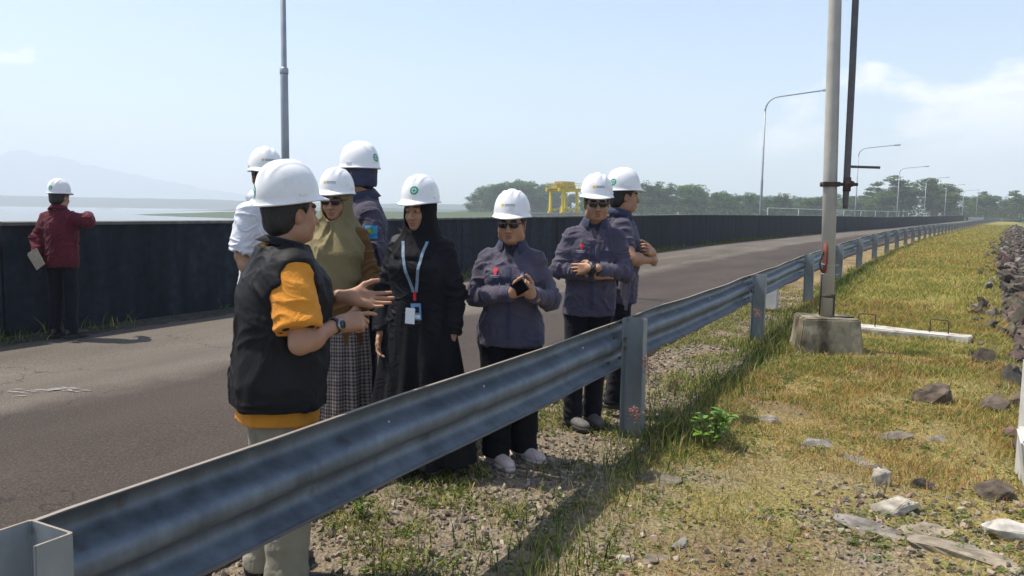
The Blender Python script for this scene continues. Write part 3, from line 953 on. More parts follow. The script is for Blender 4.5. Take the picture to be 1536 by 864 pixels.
def check_mat():
    m, nt, b = new_mat('checked_cloth'); L = nt.links.new
    tc = N(nt, 'ShaderNodeTexCoord')
    a = N(nt, 'ShaderNodeAttribute'); a.attribute_name = 'wrap'
    sx = N(nt, 'ShaderNodeSeparateXYZ'); L(a.outputs['Vector'], sx.inputs[0])
    def stripes(sock, f, w):
        mu = N(nt, 'ShaderNodeMath', operation='MULTIPLY'); L(sock, mu.inputs[0]); mu.inputs[1].default_value = f
        fr = N(nt, 'ShaderNodeMath', operation='FRACT'); L(mu.outputs[0], fr.inputs[0])
        gt = N(nt, 'ShaderNodeMath', operation='LESS_THAN'); L(fr.outputs[0], gt.inputs[0]); gt.inputs[1].default_value = w
        return gt.outputs[0]
    s1 = stripes(sx.outputs['X'], 46., .5); s2 = stripes(sx.outputs['Z'], 46., .5)
    s3 = stripes(sx.outputs['X'], 11.5, .30); s4 = stripes(sx.outputs['Z'], 11.5, .30)
    ad = N(nt, 'ShaderNodeMath', operation='ADD'); L(s1, ad.inputs[0]); L(s2, ad.inputs[1])
    ad2 = N(nt, 'ShaderNodeMath', operation='ADD'); L(s3, ad2.inputs[0]); L(s4, ad2.inputs[1])
    mx = N(nt, 'ShaderNodeMath', operation='MULTIPLY_ADD'); L(ad2.outputs[0], mx.inputs[0]); mx.inputs[1].default_value = .12; 
    hf = N(nt, 'ShaderNodeMath', operation='MULTIPLY'); L(ad.outputs[0], hf.inputs[0]); hf.inputs[1].default_value = .36; L(hf.outputs[0], mx.inputs[2])
    r = N(nt, 'ShaderNodeValToRGB'); r.color_ramp.elements[0].color = (.30, .25, .215, 1); r.color_ramp.elements[1].color = (.035, .022, .025, 1); r.color_ramp.elements[1].position = .8
    L(mx.outputs[0], r.inputs['Fac']); L(r.outputs['Color'], b.inputs['Base Color'])
    b.inputs['Roughness'].default_value = .85; b.inputs['Specular IOR Level'].default_value = .2
    return m
M_['check'] = check_mat()

def prop(name, bm, m, label, cat, smooth=False, root=None, group=None):
    """a held thing: its own top-level object, given in the holder's coordinates"""
    o = bm_obj(name, bm, m, None, smooth)
    if root is not None: o.matrix_world = Matrix.Translation(root.location) @ Matrix.Rotation(root.rotation_euler.z, 4, 'Z')
    return tag(o, label, cat, group)

REL = [(8, 12, 8), (10, 14, 8), (12, 16, 10), (16, 20, 12)]
HANG = [(14, 30, 18), (16, 32, 20), (20, 36, 22), (26, 40, 24)]
FIST = [(62, 80, 45), (66, 84, 45), (70, 86, 45), (72, 88, 45)]
GRIP = [(38, 55, 30), (42, 58, 32), (46, 60, 34), (50, 62, 36)]
POINT = [(12, 16, 10), (58, 78, 40), (64, 82, 42), (68, 84, 44)]
PG = 'people in white hard hats standing by the guardrail'

def band(p, name, a, b, r, w, m, parent=None, seg=20):
    a = np.array(a); b = np.array(b); u = unit(b - a)
    return tube_obj(name, [Vector(a - u * w / 2), Vector(a - u * w * .3), Vector(a + u * w * .3), Vector(a + u * w / 2)], [r * .96, r, r, r * .96], m, parent or p.root, seg)

def shirt_details(p, g, red=True, pockets=True, placket=True, vneck=True):
    k = p.k; D = (0, -1, .0)
    c = lambda x, z: p.bend(np.array((x, 0, z)) * k)
    if vneck:
        p.rect('inner_shirt', g, c(0, 1.385), (0, -1, .1), .085 * k, .11 * k, M_['inner'], off=.004, shape=lambda a, b, u, v: (u * (.15 + .85 * b), v))
    if placket:
        p.rect('placket', g, c(0, 1.08), D, .026, .46 * k, M_['navyd'], n=(2, 24), off=.0035)
    if pockets:
        for sx in (-1, 1):
            p.rect('pocket_flap', g, c(sx * .095, 1.235), D, .10 * k, .042 * k, M_['navyd'], n=(8, 4), off=.004, shape=lambda a, b, u, v: (u, v - .010 * (1 - abs(2 * a - 1)) * (1 - b)))
            p.rect('pocket', g, c(sx * .095, 1.165), D, .092 * k, .095 * k, M_['navy'], n=(8, 8), off=.0022)
    if red:
        p.rect('chest_badge', g, c(-.082, 1.283), D, .030, .038, M_['redmark'], n=(5, 5), off=.0055, shape=lambda a, b, u, v: (u * (.35 + .65 * b), v))
        for q, (w, z) in enumerate(((.062, 1.262), (.050, 1.252))):
            p.rect('chest_lettering', g, c(-.088, z - .004), D, w, .0055, M_['pale'], n=(8, 1), off=.0062)
        p.rect('chest_emblem', g, c(.088, 1.272), D, .026, .024, M_['pale'], n=(4, 4), off=.0055, shape=lambda a, b, u, v: (u * (1 - b * .8), v))

def build_people():
    # ---------------------------------------------------------------- speaker in the vest, seen from behind
    p = Person((-.90, 3.0, 0), 116, 'man in black vest over orange polo, gesturing with both hands, back to the camera', H=1.59, girth=1.16, lean=(0, -.045), hyaw=20, hpitch=-3,
               R=((-.275, -.03, 1.015), (-.135, -.205, 1.06)), L=((.215, -.10, 1.06), (-.005, -.285, 1.145)), group=PG)
    p.body({'R': dict(f=(-.12, -.96, .10), p=(.75, 0, -.65), curls=POINT, thumb=.55), 'L': dict(f=(-.24, -.94, -.13), p=(-.80, .20, .55), curls=[(4, 8, 5), (6, 9, 6), (10, 12, 6), (16, 16, 8)], thumb=.05, spread=.14)}, bare={'R': .35, 'L': .35}, foot=((-.11, -.02), (.11, .03)), fat=1.06)
    p.hair(M_['hair'], low=-.09)
    p.helmet(tilt=-5, size=1.03, emblem=((164, .050),), logo=True)
    p.shirt('polo_shirt', M_['orange'], off=.020, hem=.74, flare=.012, sleeve={'R': .40, 'L': .40}, amp=.010, seed=2.2, sl_r=(.076, .078, .05), h=.0055)
    for q in 'RL':
        a, e = p.sh[q], p.arm[q][0]; b = a + (e - a) * .795
        band(p, 'sleeve_trim', b, e, .0715, .010, M_['vestlin'])
    p.collar(M_['orange'], r=.070, hgt=.040, z=1.42)
    def vest_extra(F):
        for q, sg in (('R', -1), ('L', 1)):
            a = p.sh[q]; F.sub(p_capsule(a + np.array((sg * .085, -.01, -.015)), a + np.array((sg * .080, -.03, -.24)), .062, .060), .02)
    v = p.shirt('vest', M_['vest'], off=.040, hem=.80, sleeve={'R': .12, 'L': .12}, sl_r=(.082, .082, .08), amp=.0085, seed=5.1, h=.0055, n=2.6, extra=vest_extra, flare=.012)
    p.collar(M_['vestlin'], r=.082, hgt=.058, fall=.018, open_=45, z=1.415, tilt=-14, name='vest_collar', parent=v, pts=.0)
    p.trousers(M_['khaki'], r=(.112, .088, .084), amp=.010, seed=8.)
    p.shoe(M_['shoeK'], M_['soleD'])
    e, w = p.arm['R']; u = unit(w - e); c = w - u * .028
    o = band(p, 'watch', c, w, .0315, .020, M_['strap'])
    n = unit(np.cross(u, (0, 0, 1))); n = unit(n * (1 if n[0] < 0 else -1) + np.array((0, 0, .25)))
    tube_obj('watch_case', [Vector(c + n * .026), Vector(c + n * .034), Vector(c + n * .0385)], [.0215, .0225, .019], M_['metal'], o, 20)
    tube_obj('watch_dial', [Vector(c + n * .038), Vector(c + n * .0395)], [.0165, .016], M_['dial'], o, 20)

    # ---------------------------------------------------------------- woman in the olive headscarf
    p = Person((-1.055, 4.75, .05), -12, 'woman in olive headscarf and checked skirt wearing dark sunglasses', H=1.605, female=True, girth=1.0, hyaw=2, hpitch=4,
               R=((-.20, -.04, 1.03), (-.12, -.17, .94)), L=((.215, .0, 1.03), (.175, -.12, .86)), group=PG)
    p.body({'R': dict(f=(.2, -.4, -.9), p=(.9, .2, .1), curls=HANG), 'L': dict(f=(-.05, -.35, -.95), p=(-.95, .1, 0), curls=HANG)}, fat=1.06)
    k = p.k
    p.shirt('cardigan', M_['brown'], off=.016, hem=.66, sleeve={'R': 1., 'L': 1.}, amp=.009, seed=7.7, flare=.01, sl_r=(.060, .060, .052))
    sk = p.skirt('skirt', M_['check'], [(.06, 0, .01, .215, .17), (.30, 0, .01, .205, .16), (.60, 0, .01, .195, .15), (.86, 0, .005, .175, .13), (1.0, 0, 0, .145, .115)], waves=8, amp=.018, seed=1.)
    me = sk.data; n = len(me.vertices); co = np.zeros(n * 3, np.float32); me.vertices.foreach_get('co', co); co = co.reshape(-1, 3)
    th = np.arctan2(co[:, 0], -co[:, 1]); at = me.attributes.new('wrap', 'FLOAT_VECTOR', 'POINT')
    at.data.foreach_set('vector', np.stack([th * .2 + 5, 0 * th, co[:, 2] + 5], 1).astype(np.float32).ravel())
    p.hijab(M_['olive'], [(.98 * k, -.03, -.035, .135, .155), (1.10 * k, -.012, -.035, .165, .168), (1.25 * k, 0, -.02, .192, .168), (1.34 * k, 0, -.005, .185, .140), (1.41 * k, 0, .0, .13, .105), (1.50 * k, 0, -.002, .085, .085), (1.56 * k, 0, 0, .07, .075)], amp=.028, seed=3.3, face=(.065, .085, .085))
    bm = bmesh.new(); bmesh.ops.create_uvsphere(bm, u_segments=12, v_segments=8, radius=.011, matrix=Matrix.Translation(Vector(p.hc + p.HR @ np.array((.048, -.085, -.135)))))
    bm_obj('brooch', bm, M_['silver'], p.root, True)
    p.sunglasses(M_['shades']); p.helmet(tilt=-4, size=.99, logo=True)
    p.shoe(M_['shoeK'], M_['soleD'], L=.24)

    # ---------------------------------------------------------------- tall man behind her
    p = Person((-.985, 5.12, .06), -62, 'tall man in navy work shirt with blue sleeve patch, head turned away left', H=1.775, girth=1.08, hyaw=-52, hpitch=3,
               R=((-.25, -.03, 1.15), (-.06, -.24, 1.10)), L=((.275, .0, 1.16), (.20, -.20, 1.06)), group=PG)
    p.body({'R': dict(f=(.3, -.9, 0), p=(0, 0, -1), curls=GRIP), 'L': dict(f=(-.3, -.9, 0), p=(0, 0, -1), curls=GRIP)})
    p.hair(M_['hair'], low=-.10)
    p.helmet(tilt=-3, size=1.04, emblem=((178, .058),))
    p.shirt('work_shirt', M_['navy'], off=.022, hem=.80, amp=.013, seed=9.4)
    p.collar(M_['navyd'], r=.076)
    # neck cloth hanging from the helmet
    def neck_cloth():
        hk = p.hk; c = p.hc; F = Field(c - .2, c + .2, .006)
        fn, lo, hi = p_loft([(-.075, 0, .018, .086, .092), (-.03, 0, .018, .088, .102), (.05, 0, .014, .088, .108)])
        F.add(p_frame((fn, lo, hi), p.HR, c), 0)
        fi, lo, hi = p_ell((0, -.075, -.06), (.075, .075, .12)); F.sub(p_frame((fi, lo, hi), p.HR, c), .01)
        V, Q = F.mesh(1); Nn = vnormals(V, Q); n = vnoise(V * 40); V = V + Nn * (.008 * (n - .5))[:, None]
        p.put('neck_cloth', V, Q, M_['navyd'])
    neck_cloth()
    sh, el = p.sh['L'], p.arm['L'][0]; mid = sh + (el - sh) * .48; out = unit(np.array((.92, -.38, .05)))
    p.rect('sleeve_patch', 'work_shirt', mid, out, .078, .082, M_['patchblue'], n=(8, 8), off=.004)
    p.rect('sleeve_emblem', 'work_shirt', mid + np.array((0, 0, .008)), out, .050, .040, M_['patchgreen'], n=(6, 6), off=.0058, shape=lambda a, b, u, v: (u * math.sqrt(max(0, 1 - (2 * b - 1) ** 2 * .9)), v))
    p.rect('sleeve_emblem', 'work_shirt', mid + np.array((0, 0, .010)) + np.cross((0, 0, 1), out) * -.012, out, .020, .022, M_['yellow'], n=(4, 4), off=.0070)
    p.trousers(M_['trous']); p.shoe(M_['shoeK'], M_['soleD'])

    # ---------------------------------------------------------------- man in the white shirt
    p = Person((-1.665, 5.3, .06), 70, 'man in white short-sleeved shirt and sunglasses standing half hidden behind the vested man', H=1.755, girth=1.0, hyaw=-44, hpitch=2,
               R=((-.21, .03, 1.12), (-.20, -.10, .90)), L=((.27, .02, 1.13), (.22, -.12, .90)), group=PG)
    p.body({'R': dict(f=(.05, -.3, -.95), p=(.95, 0, 0), curls=HANG), 'L': dict(f=(-.05, -.3, -.95), p=(-.95, 0, 0), curls=HANG)}, bare={'R': .35, 'L': .35})
    p.hair(M_['hair'])
    p.helmet(tilt=-3, size=1.0, logo=True)
    p.shirt('shirt', M_['white'], off=.022, hem=.80, sleeve={'R': .46, 'L': .46}, amp=.012, seed=4.4, sl_r=(.072, .074, .05))
    p.collar(M_['white'], r=.076)
    D = (0, -1, 0)
    p.rect('placket', 'shirt', p.bend(np.array((0, 0, 1.1)) * p.k), D, .028, .5, M_['white'], n=(2, 20))
    for sx in (-1, 1):
        p.rect('pocket', 'shirt', np.array((sx * .095, 0, 1.21)) * p.k, D, .10, .11, M_['white'], off=.004)
    p.sunglasses(M_['shades'])
    p.trousers(M_['trous']); p.shoe(M_['shoeK'], M_['soleD'])

    # ---------------------------------------------------------------- woman in black
    p = Person((-.515, 4.42, .03), -17, 'woman in long black robe and black headscarf with identity cards on a lanyard', H=1.575, female=True, girth=.98, hyaw=-8, hpitch=5,
               R=((-.215, .0, 1.00), (-.210, -.065, .775)), L=((.200, .02, 1.00), (.195, -.02, .775)), group=PG)
    p.body({'R': dict(f=(.02, -.2, -.97), p=(.9, -.3, 0), curls=HANG, s=.98), 'L': dict(f=(-.02, -.12, -.98), p=(-.95, .1, 0), curls=HANG, s=.98)}, fat=1.04)
    p.eyes()
    k = p.k
    p.skirt('robe', M_['black'], [(.05, .02, .02, .315, .26), (.30, .015, .015, .285, .225), (.55, .01, .01, .245, .19), (.80, 0, .005, .205, .16), (1.0, 0, 0, .165, .135), (1.12, 0, 0, .15, .13)], waves=7, amp=.030, seed=2.6)
    jk = p.shirt('jacket', M_['blackj'], off=.026, hem=.66, amp=.011, seed=3.7, flare=.03, sl_r=(.068, .064, .060))
    p.rect('shoulder_panel', 'jacket', p.sh['R'] + np.array((.055, 0, .03)), (-.35, -.75, .6), .125, .10, M_['greyj'], n=(10, 10), off=.004, shape=lambda a, b, u, v: (u * (1 - .35 * (1 - b)), v))
    p.hijab(M_['black'], [(1.24 * k, 0, -.035, .115, .115), (1.31 * k, 0, -.02, .150, .135), (1.38 * k, 0, -.004, .150, .115), (1.43 * k, 0, .0, .115, .100), (1.50 * k, 0, 0, .088, .086), (1.56 * k, 0, 0, .07, .075)], amp=.010, seed=8.1, face=(.054, .085, .082))
    p.helmet(tilt=-3, size=1.0, emblem=((14, .066), ), logo=False)
    # side print on the helmet
    # lanyard following the chest
    bv = p.bvh['jacket']; bh = p.bvh['hijab']
    def surf(x, z):
        ys = []
        for b in (bv, bh):
            l, n, i, d = b.ray_cast(Vector((x, -.6, z)), Vector((0, 1, 0)))
            if l is not None: ys.append(l.y)
        return (min(ys) if ys else -.1) - .006
    for x0, x1 in ((-.058, .020), (.082, .034)):
        pts = [Vector((x0 + (x1 - x0) * t, surf(x0 + (x1 - x0) * t, (1.395 - .30 * t) * k), (1.395 - .30 * t) * k)) for t in np.linspace(0, 1, 14)]
        bm = bmesh.new(); vs = []
        for q in pts: vs.append((bm.verts.new(q + Vector((-.0085, -.001, 0))), bm.verts.new(q + Vector((.0085, -.001, 0))), bm.verts.new(q + Vector((.0085, .0015, 0))), bm.verts.new(q + Vector((-.0085, .0015, 0)))))
        for a, b in zip(vs, vs[1:]):
            for i in range(4): bm.faces.new((a[i], a[(i + 1) % 4], b[(i + 1) % 4], b[i]))
        bm.faces.new(vs[0]); bm.faces.new(vs[-1][::-1])
        bm_obj('lanyard_strap', bm, M_['ribbon'], p.root)
    zc = 1.095 * k; yc = surf(.028, zc) - .004
    bm = bmesh.new(); add_box(bm, (.028, yc, zc - .02), (.016, .008, .05), None, .002); bm_obj('lanyard_clip', bm, M_['redmark'], p.root)
    for (x, z, w, h, mm, rot, dy) in ((.040, zc - .105, .060, .092, 'cardblue', -.06, 0.), (.010, zc - .128, .056, .086, 'card', .05, -.006)):
        y = min(surf(x, z), surf(x, z + .04), surf(x, z - .04)) - .006 + dy
        bm = bmesh.new(); add_box(bm, (x, y, z), (w, .003, h), Matrix.Rotation(rot, 4, 'Y'), .001)
        o = bm_obj('identity_card', bm, M_[mm], p.root)
        if mm == 'cardblue':
            bm = bmesh.new(); add_box(bm, (x + .006, y - .0028, z + .012), (.026, .002, .032), None); bm_obj('card_photo', bm, M_['inner'], o)
            bm = bmesh.new(); add_box(bm, (x, y - .0026, z - .026), (.050, .0018, .020), None); bm_obj('card_field', bm, M_['card'], o)
    p.shoe(M_['shoeK'], M_['soleD'], L=.24)

    # ---------------------------------------------------------------- woman with the phone
    p = Person((-.005, 4.56, 0), -6, 'stout woman in purple-navy work shirt holding a phone, pale pink shoes', H=1.53, female=True, girth=1.05, hyaw=-6, hpitch=3, shw=1.06,
               R=((-.205, -.04, 1.0), (.035, -.265, 1.045)), L=((.235, -.03, .99), (.140, -.245, 1.04)), group=PG)
    p.body({'R': dict(f=(.80, -.40, .30), p=(.35, .60, .60), curls=GRIP, thumb=.5), 'L': dict(f=(-.55, -.55, .55), p=(-.55, .45, .60), curls=GRIP, thumb=.5)}, fat=1.14, foot=((-.075, -.03), (.075, .10)))
    p.hair(M_['hair'], low=-.11, thick=.012, bun=[(p_ell((.02, .075, -.08), (.05, .04, .07)), Vector)[0]])
    p.helmet(tilt=-3, size=1.03, logo=True)
    p.shirt('work_shirt', M_['navy'], off=.018, hem=.80, amp=.013, seed=6.6, flare=.02, sl_r=(.060, .054, .043))
    p.collar(M_['navyd'], r=.078, open_=34, z=1.442)
    shirt_details(p, 'work_shirt')
    p.sunglasses(M_['shades'])
    p.trousers(M_['black'], r=(.118, .098, .092), amp=.010, seed=5., bottom=.055)
    p.shoe(M_['shoeP'], M_['soleW'], yaws=(38, 48), L=.255)
    e, w = p.arm['L']; band(p, 'bracelet', w + unit(e - w) * .02, e, .029, .012, M_['strap'])
    bm = bmesh.new(); add_box(bm, (0, 0, 0), (.070, .0085, .135), None, .003)
    add_box(bm, (0, -.0046, 0), (.064, .001, .126))
    bm.transform(Matrix.Translation((.082, -.335, 1.085)) @ Matrix.Rotation(R_(55), 4, 'Y') @ Matrix.Rotation(R_(50), 4, 'X'))
    prop('phone', bm, M_['phone'], 'black mobile phone held by the stout woman in the purple shirt', 'phone', root=p.root)

    # ---------------------------------------------------------------- man with crossed arms facing us
    p = Person((.535, 5.40, 0), -4, 'man in sunglasses and purple work shirt facing the camera with arms crossed', H=1.67, girth=.96, hyaw=4, hpitch=3, lean=(.035, 0),
               R=((-.225, -.06, 1.095), (.03, -.195, 1.085)), L=((.245, -.07, 1.085), (.000, -.245, 1.125)), group=PG)
    p.body({'R': dict(f=(.93, .15, .05), p=(.1, .9, -.2), curls=REL), 'L': dict(f=(-.86, .48, -.10), p=(.42, .9, -.1), curls=REL, thumb=.75)}, fat=1.08, foot=((-.10, -.02), (.035, .08)))
    p.hair(M_['hair'])
    p.helmet(tilt=-3, size=1.03, logo=True)
    p.shirt('work_shirt', M_['navy'], off=.016, hem=.80, amp=.012, seed=1.7, flare=.018, sl_r=(.058, .053, .044), sleeve={'R': 1., 'L': .92})
    p.collar(M_['navyd'], r=.076)
    shirt_details(p, 'work_shirt', pockets=True)
    e, w = p.arm['L']; u = unit(w - e); c = w - u * .016
    o = band(p, 'watch', w + u * .004, w + u * .02, .0445, .034, M_['strap'])
    n = np.array((0, -1., .15)); n = unit(n - u * (n @ u))
    tube_obj('watch_case', [Vector(w + n * .036), Vector(w + n * .047), Vector(w + n * .051)], [.023, .024, .021], M_['strap'], o, 20)
    p.sunglasses(M_['shades'])
    p.trousers(M_['trous'], r=(.090, .072, .068), seed=2.); p.shoe(M_['shoeG'], M_['soleD'], yaws=(35, 20))

    # ---------------------------------------------------------------- man with crossed arms in profile
    p = Person((.80, 5.80, .05), 84, 'man in purple work shirt with crossed arms in profile, looking right', H=1.68, girth=.98, hyaw=18, hpitch=0,
               R=((-.27, -.06, 1.12), (-.06, -.235, 1.10)), L=((.26, -.07, 1.12), (-.09, -.215, 1.16)), group=PG)
    p.body({'R': dict(f=(.9, -.2, -.1), p=(.1, .9, .1), curls=REL), 'L': dict(f=(-.80, .30, .25), p=(.3, .9, -.1), curls=GRIP)}, fat=1.05, bare={'R': .6, 'L': None})
    p.hair(M_['hair'], low=-.085)
    p.helmet(tilt=-2, size=1.03, emblem=((-148, .056),))
    p.shirt('work_shirt', M_['navy'], off=.016, hem=.80, amp=.012, seed=8.8, flare=.015, sl_r=(.060, .055, .046), sleeve={'R': .5, 'L': .85})
    p.collar(M_['navyd'], r=.076)
    p.trousers(M_['trous']); p.shoe(M_['shoeK'], M_['soleD'])

    # ---------------------------------------------------------------- man at the wall
    p = Person((-4.80, 8.36, .08), 170, 'man in dark red shirt leaning on the black parapet wall, seen from behind', H=1.60, girth=1.0, hyaw=-2, hpitch=2,
               R=((-.285, -.06, 1.235), (-.10, -.30, 1.29)), L=((.225, .05, 1.06), (.165, .15, .885)), group=PG)
    # the arms swap sides in the picture because he faces away
    p.body({'R': dict(f=(.8, -.5, 0), p=(0, -.2, -1), curls=REL), 'L': dict(f=(-.25, .25, -.95), p=(-.3, -.9, -.1), curls=GRIP)})
    p.hair(M_['hair'], low=-.085)
    p.helmet(tilt=-2, size=1.0, emblem=((180, .058),))
    p.shirt('shirt', M_['red'], off=.024, hem=.80, amp=.012, seed=5.5, sl_r=(.072, .070, .056))
    p.collar(M_['red'], r=.076)
    p.trousers(M_['trous']); p.shoe(M_['shoeK'], M_['soleD'])
    bm = bmesh.new()
    for i in range(4):
        add_box(bm, (.135 - i * .003, .195 + i * .004, .850 - i * .004), (.125, .0028, .185), Matrix.Rotation(R_(28 + i * 2), 4, 'Y'))
    prop('paper_folder', bm, M_['paper'], 'tan folded papers held behind him by the man in red', 'papers', root=p.root)
# ------------------------------------------------------------------ setting
def grid_axis(segs):
    out = []
    for a, b, st in segs: out += list(np.arange(a, b, st))
    return np.array(out)

def geo_axis(a, b, ratio, step):
    out = [a]
    while out[-1] < b:
        step *= ratio; out.append(out[-1] + step)
    return out

def build_ground():
    xs = np.concatenate([-np.array(geo_axis(7.0, 4200, 1.13, .25))[::-1], np.arange(-6.8, -1.6, .22), np.arange(-1.6, 7.0, .075), np.arange(7.0, 16, .25), np.array(geo_axis(16, 4200, 1.10, .3))])
    ys = np.concatenate([np.array([-420, -150, -60, -25, -12, -6, -3]), np.arange(-1, 1.8, .25), np.arange(1.8, 12, .075), np.arange(12, 30, .3), np.array(geo_axis(30, 5200, 1.07, .4))])
    X, Y = np.meshgrid(xs, ys)
    Z = ground_z(X, Y)
    V = np.stack([X.ravel(), Y.ravel(), Z.ravel()], 1)
    nx, ny = len(xs), len(ys)
    I = (np.arange(ny - 1)[:, None] * nx + np.arange(nx - 1)[None, :]).ravel()
    F = np.stack([I, I + 1, I + nx + 1, I + nx], 1)
    me = np_mesh('ground', V, F)
    s, o = to_so(X, Y); s = s.ravel(); o = o.ravel(); x = X.ravel(); y = Y.ravel()
    # colour of the soil, gravel, dry grass
    gravel = np.array((.20, .162, .115)); soil = np.array((.185, .135, .08)); dry = np.array((.33, .25, .11)); grass = np.array((.25, .23, .065)); rock = np.array((.095, .08, .07)); far = np.array((.06, .085, .035))
    n1 = noise2(x, y, .9) + .5; n2 = noise2(x, y, 2.6, 3, 5.) + .5; n3 = noise2(x, y, 9., 2, 2.) + .5
    e = verge_edge(s)
    C = soil[None] * (.7 + .6 * n3)[:, None]
    def mixc(w, c):
        nonlocal C
        C = C * (1 - w[:, None]) + np.asarray(c)[None] * w[:, None]
    mixc(sstep(.4, .62, n2) * .7, dry)
    mixc(sstep(6, 14, s) * .8 * (o < 0), grass)
    mixc(sstep(.35, .6, n1) * .5 * (o < -.2), grass)
    mixc(sstep(-.75, -.15, o + .5 * (n2 - .5)) * sstep(14, 6, s) * .95, gravel)
    near = sstep(4.8, 3.0, s) * sstep(-.9, -.5, -np.abs(o + 1.1)) ; mixc(near * sstep(.4, .6, n2) * .9, gravel * 1.05)
    mixc(sstep(e + .25, e - .15, o + .35 * (n2 - .5)), rock)
    mixc(sstep(6.6, 6.9, o) * (o < 9), np.array((.05, .05, .04)))
    fr = (np.abs(o) > 9) & (y > 60) | (s > 226)
    mixc(fr.astype(float), far)
    set_col(me, C)
    m, nt, b = new_mat('verge_soil'); L = nt.links.new
    a = N(nt, 'ShaderNodeAttribute'); a.attribute_name = 'Col'
    tc = N(nt, 'ShaderNodeTexCoord')
    nz = N(nt, 'ShaderNodeTexNoise', Scale=38., Detail=6.); L(tc.outputs['Object'], nz.inputs['Vector'])
    mr = N(nt, 'ShaderNodeMapRange'); mr.inputs['From Min'].default_value = .3; mr.inputs['From Max'].default_value = .7; mr.inputs['To Min'].default_value = .62; mr.inputs['To Max'].default_value = 1.4
    L(nz.outputs['Fac'], mr.inputs['Value'])
    mx = N(nt, 'ShaderNodeMix', data_type='RGBA', blend_type='MULTIPLY'); mx.inputs['Factor'].default_value = 1.
    L(a.outputs['Color'], mx.inputs[6]); L(mr.outputs['Result'], mx.inputs[7]); L(mx.outputs[2], b.inputs['Base Color'])
    vo = N(nt, 'ShaderNodeTexVoronoi', Scale=55.); L(tc.outputs['Object'], vo.inputs['Vector'])
    bp = N(nt, 'ShaderNodeBump'); bp.inputs['Strength'].default_value = .8; bp.inputs['Distance'].default_value = .02
    L(vo.outputs['Distance'], bp.inputs['Height']); L(bp.outputs['Normal'], b.inputs['Normal'])
    b.inputs['Roughness'].default_value = .95; b.inputs['Specular IOR Level'].default_value = .1
    tag(link('ground', me, m), kind='structure')

def strip(s, offs, zs):
    """sheet along the path: offs and zs are lists of arrays or numbers"""
    rows = [path(s, o, z) for o, z in zip(offs, zs)]
    V = np.stack(rows, 1).reshape(-1, 3); n = len(offs); m = len(s)
    I = (np.arange(m - 1)[:, None] * n + np.arange(n - 1)[None, :]).ravel()
    return V, np.stack([I, I + n, I + n + 1, I + 1], 1)

